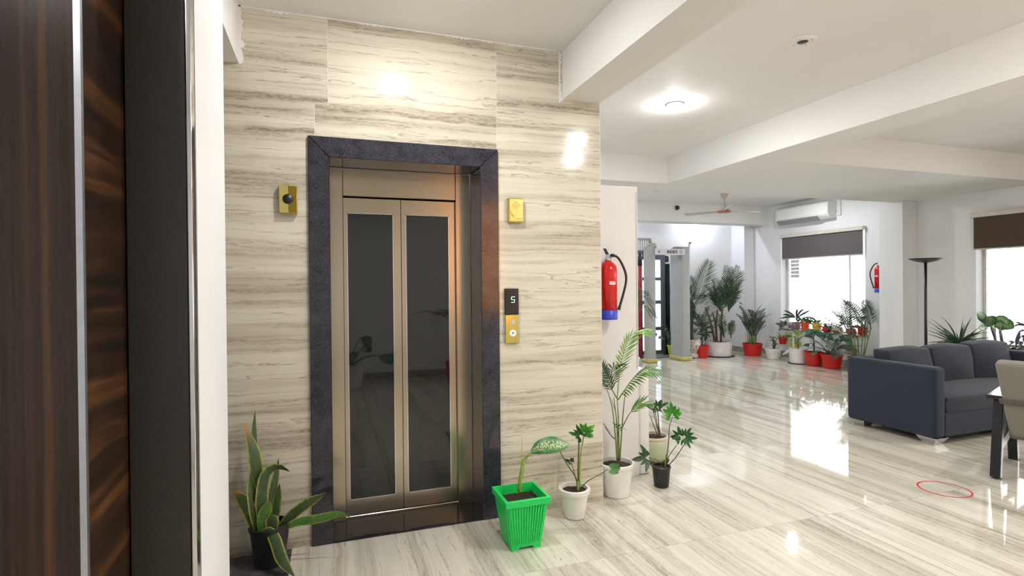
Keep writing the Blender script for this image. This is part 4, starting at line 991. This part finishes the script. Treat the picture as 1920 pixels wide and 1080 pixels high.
# white bird ornament
c = P(7.86, 7.50, 0)
t = thing('bird_ornament', 'slender white bird ornament standing between the white pots', 'ornament', tuple(c))
bp = smooth_path([c+P(-.10, .14, .10), c+P(-.03, .06, .17), c+P(.0, .0, .19), c+P(.0, -.02, .24), c+P(0, -.02, .36), c+P(0, -.02, .44), c+P(-.01, -.03, .47), c+P(-.02, -.10, .45)], 5)
MB().tube(bp, [.004, .01, .016, .022, .026, .03, .034, .036, .036, .035, .033, .03, .027, .023, .020, .018, .017, .016, .015, .015, .014, .014, .014, .014, .015, .016, .017, .018, .018, .016, .012, .009, .007, .005, .004, .003][:len(bp)], 8).obj('body', 'frame_white', t, True)
for s in (-.025, .025): MB().tube([c+P(s, -.01, .18), c+P(s, -.02, .0)], [.012, .008], 6).obj('leg', 'frame_white', t)
MB().lathe([(.05, 0), (.05, .008), (.02, .014)], 14, c+P(0, -.02, 0)).obj('base', 'frame_white', t)
# hanging pots on the wall below the sill
def hang(c, mat, label, name, r=.085, hgt=.12):
    t = thing(name, label, 'potted plant', tuple(c), 'hanging wall pots')
    MB().lathe([(r*.72, 0), (r*.95, hgt*.8), (r*1.12, hgt*.81), (r*1.12, hgt), (r*1.0, hgt), (r*.92, hgt*.8)], 22, c).obj('pot', mat, t, True, sharp=.6); soil(t, c, r*.9, hgt*.86)
    box('hook', 'slat_grey', c.x+r*.9, WX-.0005, c.y-.01, c.y+.01, c.z+hgt*.83, c.z+hgt*.95, t); return t
pp = atx(1468, 645, 8.13); c = P(pp.x, pp.y, pp.z)
t = hang(c, 'red_plastic', 'red wall pot with a lime green grassy tuft under the window', 'hanging_pot', .078, .125)
for i in range(34):
    a = rn.uniform(0, 6.28); lf_blade(t, 'leaf', 'leaf_lime', arc(c+P(.03*math.cos(a), .03*math.sin(a), .11), a, rn.uniform(.7, 1.5), rn.uniform(.10, .19), rn.uniform(.4, 1.2), 4), .014, 'taper', 6)
pp = atx(1490, 656, 8.13); c = P(pp.x, pp.y, pp.z)
t = hang(c, 'lime_plastic', 'yellow green wall pot with bright trailing leaves under the window', 'hanging_pot', .075, .125)
for i in range(26):
    a = rn.uniform(0, 6.28); lf_blade(t, 'leaf', 'leaf_lime', arc(c+P(.03*math.cos(a), .03*math.sin(a), .12+rn.uniform(0, .2)), a, rn.uniform(-.2, 1.2), rn.uniform(.06, .10), .8, 4), .04, 'oval', 6)
stalk(t, [c+P(0, 0, .1), c+P(.01, 0, .2), c+P(0, 0, .32)], .006, 'cane_green', 'stem')
# floor row continued
c = P(7.74, 7.27, 0)
t = thing('twig_plant', 'bare twig with two leaves in a tall white cylinder pot', 'potted plant', tuple(c))
round_pot(t, c, .142, .135, .265, 'grey_white_pot', .015, .003, 'black_plastic')
stalk(t, [c+P(0, 0, .23), c+P(.0, 0, .38), c+P(.03, -.02, .44), c+P(.06, -.10, .50)], .010, 'cane_brown', 'stem'); stalk(t, [c+P(0, 0, .36), c+P(-.02, .05, .45), c+P(-.03, .09, .47)], .007, 'cane_brown', 'stem')
for az, L_, b in ((-80, .16, (.06, -.10, .49)), (-60, .15, (.05, -.08, .47)), (120, .12, (-.03, .09, .46)), (40, .1, (0, 0, .42))): lf_blade(t, 'leaf', 'leaf_croton' if az == -80 else 'leaf_far', arc(c+P(*b), math.radians(az), .5, L_, .9, 4), .04, 'oval', 7)
c = P(7.78, 6.98, 0)
t = thing('bent_stem_tree', 'little tree with a bent dark stem and drooping broad leaves in a red pot', 'potted plant', tuple(c))
round_pot(t, c, .150, .115, .235, 'red_plastic', .02, .006)
stalk(t, [c+P(0, 0, .2), c+P(.0, .0, .42), c+P(-.01, .02, .54), c+P(.02, -.02, .60)], .016, 'cane_dark', 'trunk', .7)
stalk(t, [c+P(0, 0, .3), c+P(-.0, .05, .38), c+P(-.02, .07, .36)], .008, 'cane_dark', 'stem'); 
for az, el, L_, mt in ((100, .1, .20, 'leaf_purple'), (-80, -.1, .22, 'leaf_purple'), (-100, .6, .18, 'leaf_teal'), (60, .8, .18, 'leaf_teal'), (180, .5, .18, 'leaf_teal'), (220, .2, .18, 'leaf_far'), (0, .9, .15, 'leaf_far'), (140, .9, .15, 'leaf_teal')):
    lf_blade(t, 'leaf', mt, arc(c+P(0, 0, .56), math.radians(az), el*.7, L_, .8, 4), .06, 'oval', 7)
for az in (60, 130, 200): lf_blade(t, 'leaf', 'leaf_philo_dark', arc(c+P(-.02, .07, .35), math.radians(az), .2, .1, .8, 4), .045, 'oval', 6)
c = P(7.80, 6.66, 0)
t = thing('spreading_palm', 'low spreading palm in the red pot nearest the sofa', 'potted plant', tuple(c))
round_pot(t, c, .168, .125, .235, 'red_plastic', .02, .006)
for i in range(22):
    a = rn.uniform(0, 360); palm(t, c, None, [(a, rn.uniform(50, 80), rn.uniform(.4, .56), rn.uniform(1.0, 1.9), c+P(.05*math.cos(a), .05*math.sin(a), .21))], 'leaf_far' if i % 2 else 'leaf_far_grey', 11, .12, .020, .35, ang=45, droop=.4, seed=50+i)
c = P(7.92, 6.27, 0)
t = thing('tall_cane_palm', 'tall cane palm between the plant window and the white pillar', 'potted plant', tuple(c))
round_pot(t, c, .16, .12, .22, 'red_plastic', .02, .006)
for i in range(13):
    a = 2*PI*i/13+.3; b = c+P(.06*math.cos(a), .06*math.sin(a), .2); hh = .2+.45*rn.random(); tp = b+P(.10*math.cos(a), .10*math.sin(a), hh)
    stalk(t, [b, b.lerp(tp, .5), tp], .008, 'cane_green', 'cane', .6, 5)
    palm(t, c, None, [(rn.uniform(40, 200), rn.uniform(70, 86), rn.uniform(.38, .58), rn.uniform(.4, 1.0), tp)], 'leaf_far' if i % 3 else 'leaf_far_grey', 13, .18, .018, .15, ang=42, seed=80+i)
# ---- row of pots on the sill of the plant window
XS = 8.20; SZ = W1[2]+.0045
def sill_pot(px, prof, mat, label, name):
    y = atx(px, 617, XS-.02).y; c = P(XS+.07, y, SZ); t = thing(name, label, 'potted plant', tuple(c), 'potted plants on the window sill')
    MB().lathe(prof, 24, c).obj('pot', mat, t, True, sharp=.7); r, hh = prof[-1]; soil(t, c, r*.97, hh); return t, c
def prof_pot(rb, rm, rt, h, lip=.006): return [(rb*.8, .0005), (rb, .003), (rm, h*.5), (rt, h*.93), (rt+lip*.5, h*.94), (rt+lip*.5, h), (rt-.006, h), (rt-.010, h*.85)]
def tuft(t, b, n, L, w, mat, el=(.4, 1.4), dr=(.4, 1.2), prof='taper', seed=0, spread=.02):
    r_ = random.Random(seed)
    for i in range(n):
        a = r_.uniform(0, 6.28); lf_blade(t, 'leaf', mat, arc(b+P(spread*math.cos(a), spread*math.sin(a), 0), a, r_.uniform(*el), L*r_.uniform(.7, 1.15), r_.uniform(*dr), 4), w, prof, 6)
def sprays(t, b, n, L, mat, seed=0, lw=.02, ll=.05, el=(.6, 1.5), cane='cane_green'):
    r_ = random.Random(seed)
    for i in range(n):
        a = r_.uniform(0, 6.28); pts = arc(b, a, r_.uniform(*el), L*r_.uniform(.6, 1.1), r_.uniform(.2, 1.0), 5); m = MB(); m.tube(pts, [.003, .0027, .0024, .002, .0015], 4, False)
        for q in range(1, 5):
            for z in range(2): lf_blade(t, 'leaf', mat, arc(pts[q], a+r_.uniform(-1.6, 1.6), r_.uniform(-.2, .9), ll*r_.uniform(.7, 1.2), .7, 3), lw, 'oval', 5, into=m)
        m.obj('spray', mat, t)
t, c = sill_pot(1486, prof_pot(.055, .085, .075, .135), 'mauve_pot', 'mauve round pot with long dark strap leaves at the left of the sill', 'sill_pot')
stalk(t, [c+P(0, 0, .11), c+P(0, 0, .24)], .008, 'cane_dark', 'stem'); tuft(t, c+P(0, 0, .22), 9, .27, .035, 'leaf_philo_dark', (.2, 1.4), (.2, .9), 'lance', 3)
t, c = sill_pot(1503, prof_pot(.062, .070, .074, .145), 'orange_plastic', 'orange cup shaped pot with dark leaves on the sill', 'sill_pot')
sprays(t, c+P(0, 0, .13), 6, .20, 'leaf_philo_dark', 5, .035, .08)
t, c = sill_pot(1525, prof_pot(.055, .080, .078, .145), 'yellow_pot', 'yellow ochre pot with one thin sprig on the sill', 'sill_pot')
sprays(t, c+P(0, 0, .13), 2, .26, 'leaf_far_grey', 6, .010, .03, (1.2, 1.5)); sprays(t, c+P(0, 0, .13), 2, .09, 'leaf_small', 7, .015, .04)
t, c = sill_pot(1544, prof_pot(.060, .082, .074, .095), 'magenta_pot', 'low magenta pot with grassy green leaves on the sill', 'sill_pot')
tuft(t, c+P(0, 0, .08), 22, .24, .012, 'leaf_far', (.6, 1.5), (.3, 1.3), 'taper', 8); tuft(t, c+P(0, 0, .08), 6, .09, .02, 'leaf_pink', (.2, 1.), (.3, 1.), 'oval', 18)
t, c = sill_pot(1563, prof_pot(.060, .100, .080, .105), 'tan_pot', 'tan oval bowl with a twiggy plant on the sill', 'sill_pot')
sprays(t, c+P(0, 0, .09), 9, .26, 'leaf_small', 9, .016, .045); tuft(t, c+P(0, 0, .08), 7, .13, .05, 'leaf_teal', (-.2, .7), (.6, 1.5), 'oval', 19, .04)
t, c = sill_pot(1589, prof_pot(.060, .085, .070, .095), 'magenta_pot', 'magenta pot with bare forked twigs on the sill', 'sill_pot')
sprays(t, c+P(0, 0, .08), 6, .24, 'leaf_far_grey', 10, .012, .05, (.8, 1.4))
t, c = sill_pot(1612, prof_pot(.065, .085, .085, .135), 'red_plastic', 'red pot with striped palm leaves at the right end of the sill', 'sill_pot')
for a in (20, 80, 140, 200, 260, 320): palm(t, c, None, [(a, 70, .36, 1.0, c+P(0, 0, .11))], 'leaf_lime' if a in (80, 140) else 'leaf_far', 9, .13, .022, .3, seed=a)
tuft(t, c+P(0, 0, .11), 8, .17, .04, 'leaf_pink', (.1, 1.0), (.4, 1.2), 'lance', 12)
# trailing creepers hanging below the sill
for px, label, sd in ((1549, 'teal creeper trailing below the sill left of the bent tree leaves', 31), (1583, 'teal creeper trailing below the middle of the sill', 32)):
    y = atx(px, 627, 8.19).y; c = P(8.205, y, .47); t = thing('trailing_creeper', label, 'plant', tuple(c), 'creepers below the sill')
    r_ = random.Random(sd); stalk(t, [c+P(.006, -.15, .070), c+P(-.01, -.08, .05), c+P(-.012, .0, -.02), c+P(-.012, .1, .01)], .004, 'cane_green', 'vine', .6, 5)
    for i in range(16): lf_blade(t, 'leaf', 'leaf_teal', arc(c+P(-.012, r_.uniform(-.14, .12), r_.uniform(-.04, .05)), r_.uniform(1.6, 4.6), r_.uniform(-.3, .6), .075, .8, 3), .05, 'oval', 5)
pp = atx(1466, 608, 8.19); c = P(8.20, pp.y-.09, SZ)
t = thing('variegated_plant', 'small pale variegated plant at the left corner of the sill', 'potted plant', tuple(c))
MB().lathe(prof_pot(.05, .055, .06, .07), 18, c).obj('pot', 'white_pot', t, True); soil(t, c, .05, .06); tuft(t, c+P(0, 0, .06), 20, .16, .045, 'leaf_far_grey', (-.2, 1.3), (.5, 1.4), 'oval', 14, .03)
# ---- entrance pot, palm left of the detector
c = P(6.36, 8.93, .016)
t = thing('lime_pot_plant', 'yellow green pot with a small dark shrub seen through the detector', 'potted plant', tuple(c))
round_pot(t, c, .115, .085, .20, 'lime_plastic', .03, .008)
box('band', 'tape_yellow', c.x-.06, c.x+.06, c.y-.108, c.y-.095, .12, .15, t)
sprays(t, c+P(0, 0, .17), 9, .36, 'leaf_philo_dark', 21, .05, .10, (.6, 1.5), 'cane_dark')
c = P(aty(1180, 600, 7.5).x, 7.5, 0)
t = thing('arching_palm', 'palm whose fronds reach past the white partition in front of the detector', 'potted plant', tuple(c))
round_pot(t, c, .16, .12, .25, 'white_pot', .02, .006)
stalk(t, [c+P(0, 0, .2), c+P(0, 0, .5), c+P(.02, 0, .70)], .025, 'cane_dark', 'trunk', .7, 8)
def q9(x, y): return aty(x, y, 7.5+rq.uniform(-.12, .12))
for m_, tp in (((1208, 556), (1229, 588)), ((1206, 548), (1226, 570)), ((1202, 545), (1217, 553)), ((1204, 570), (1222, 598)), ((1212, 575), (1231, 597)), ((1196, 545), (1206, 540)), ((1172, 550), (1150, 580)), ((1178, 540), (1165, 535))):
    frond(t, [c+P(.02, 0, .69), q9((m_[0]+1181)/2, (m_[1]+607)/2-3), q9(*m_), q9(*tp)], 'leaf_far', 16, .13, .016, .3, 42, .5, None, .006, rnd=rq)
# ---- plants behind the sofa before the second window
def planter(c, r, hh, mat='red_plastic'): round_pot(t, c, r, r*.78, hh, mat, .02, .006)
c = P(7.35, 4.50, 0)
t = thing('dragon_tree', 'spiky dark dragon tree rising behind the sofa below the lamp', 'potted plant', tuple(c)); planter(c, .16, .25)
stalk(t, [c+P(0, 0, .2), c+P(.01, 0, .5), c+P(0, 0, .62)], .025, 'cane_brown', 'trunk', .8, 8)
tuft(t, c+P(0, 0, .62), 74, .40, .027, 'leaf_philo_dark', (-.1, 1.5), (.2, 1.2), 'taper', 61, .015)
c = P(7.98, 4.45, 0)
t = thing('large_dumb_cane', 'dumb cane with big speckled green leaves before the second window', 'potted plant', tuple(c)); planter(c, .15, .25)
stalk(t, [c+P(0, 0, .2), c+P(.0, .02, .6), c+P(.0, .03, .84)], .02, 'stem_pale', 'stem', .7, 8)
for (b, m_, tp, wd) in (((1849, 607), (1842, 594), (1832, 586), .10), ((1848, 612), (1855, 605), (1853, 593), .16), ((1862, 600), (1880, 598), (1890, 608), .09), ((1866, 611), (1885, 609), (1901, 616), .17), ((1848, 616), (1842, 615), (1835, 612), .07)):
    q0, q1, q2 = aty(*b, 4.42), aty(*m_, 4.36), aty(*tp, 4.30)
    stalk(t, [c+P(0, .02, .80), (c+P(0, .02, .86)+q0)/2, q0], .008, 'stem_pale', 'stalk'); lf_blade(t, 'leaf', 'leaf_dieff', [q0, q1, q2], wd, 'oval', 9, 0, .3)
c = P(7.72, 4.18, 0)
t = thing('purple_spike_plant', 'purple grey flower spikes over croton leaves behind the sofa arm', 'potted plant', tuple(c)); planter(c, .15, .25)
stalk(t, [c+P(0, 0, .2), c+P(0, 0, .55)], .015, 'cane_dark', 'stem')
tuft(t, c+P(0, 0, .52), 14, .25, .08, 'leaf_croton', (-.1, .9), (.3, 1.), 'oval', 62, .03); tuft(t, c+P(0, 0, .5), 16, .24, .06, 'leaf_philo_dark', (.0, 1.2), (.3, 1.), 'oval', 63, .05)
for i in range(6):
    a = i*1.05; b = c+P(.07*math.cos(a), .07*math.sin(a), .5); tp = b+P(.10*math.cos(a), .10*math.sin(a), .28+.05*(i % 3)); MB().tube(smooth_path([b, b.lerp(tp, .5), tp], 4), [.006]*5+[.016, .017, .014, .006], 6).obj('flower_spike', 'leaf_purple', t, True)
c = P(8.05, 4.05, 0)
t = thing('pale_shrub', 'pale feathery shrub against the bright second window at the right edge', 'potted plant', tuple(c)); planter(c, .15, .25, 'mauve_pot')
stalk(t, [c+P(0, 0, .2), c+P(.0, 0, .6)], .014, 'cane_dark', 'stem'); sprays(t, c+P(0, 0, .58), 12, .42, 'leaf_far_grey', 64, .022, .08, (.5, 1.5)); sprays(t, c+P(0, 0, .45), 8, .25, 'leaf_teal', 65, .04, .08, (0, 1))
c = P(7.82, 3.70, 0)
t = thing('leafy_shrub', 'low green shrub between sofa arm and second window', 'potted plant', tuple(c)); planter(c, .15, .25, 'mauve_pot')
stalk(t, [c+P(0, 0, .2), c+P(.0, 0, .5)], .014, 'cane_dark', 'stem'); sprays(t, c+P(0, 0, .45), 14, .38, 'leaf_small', 66, .05, .10, (0, 1.4)); 

# ================================================================== BEHIND THE CAMERA, seen in the lift glass
c = P(.30, -1.05, 0)
t = thing('leafy_pot_plant', 'leafy plant in a white pot behind the camera, seen only mirrored in the lift glass', 'potted plant', tuple(c)); planter(c, .17, .33, 'white_pot')
for az, el, L_ in ((90, .9, .42), (40, .6, .5), (140, 1.1, .4), (0, .5, .5), (180, .7, .45), (60, 1.3, .5), (-60, .8, .45)):
    pts = arc(c+P(0, 0, .3), math.radians(az), el+.3, L_, .9, 5); stalk(t, pts, .007, 'petiole'); lf_blade(t, 'leaf', 'leaf_philo', arc(pts[-1], math.radians(az), .2, .25, 1.0, 4), .14, 'oval', 8)
c = P(1.78, -.95, 0)
t = thing('red_pot_palm', 'palm in a red pot behind the camera, seen only mirrored in the lift glass', 'potted plant', tuple(c)); planter(c, .17, .30)
palm(t, c, [c+P(0, 0, .2), c+P(0, 0, .6), c+P(0, 0, .8)], [(a, 62, .7, 1.2) for a in (170, 130, 210, 90, 40, 0, 260, 310)], 'leaf_far', 14, .2, .018, .3, r=.02, seed=71)

t = thing('amber_glow_stand_in', 'added amber glowing panel behind the camera, standing in for a warm lit opening mirrored in the right granite jamb', 'glowing panel', (2.33, Y0, 1.0))  # added glow in place of the warm lit opening mirrored in the jamb
box('back_plate', 'brass', 2.08, 2.58, Y0+.0005, Y0+.03, .98, 2.68, t, bevel=.004)
box('amber_panel', 'amber_panel_glow', 2.10, 2.56, Y0+.03, Y0+.055, 1.0, 2.66, t, bevel=.004)

# foliage stays on the room side of the walls
bpy.context.view_layer.update()
for t in list(COL.objects):
    if t.type == 'EMPTY' and t.get('category') == 'potted plant':
        base = t.location
        for o in t.children:
            if o.type != 'MESH' or o.name.startswith(('pot', 'soil', 'urn')): continue
            off = base + o.location
            for v in o.data.vertices:
                x, y = v.co.x+off.x, v.co.y+off.y; z = v.co.z+off.z
                if base.x > 8.1 and base.y > 6.3:      # sill plants stay between the window jambs
                    v.co.y = min(max(y, W1[0]+.025), W1[1]-.025)-off.y; y = v.co.y+off.y
                if y < Y0+.02: v.co.y = Y0+.02-off.y
                if y > 9.17: v.co.y = 9.17-off.y
                open_ = any(q[0]+.02 < y < q[1]-.02 and q[2]+.01 < z for q in (W1, W2))
                lim = WX+.14 if open_ else WX-.012
                if base.x > 7 and x > lim: v.co.x = lim-off.x
                if base.y > 8.3 and base.x > 7 and y > 8.80 and x > 7.98: v.co.x = 7.98-off.x
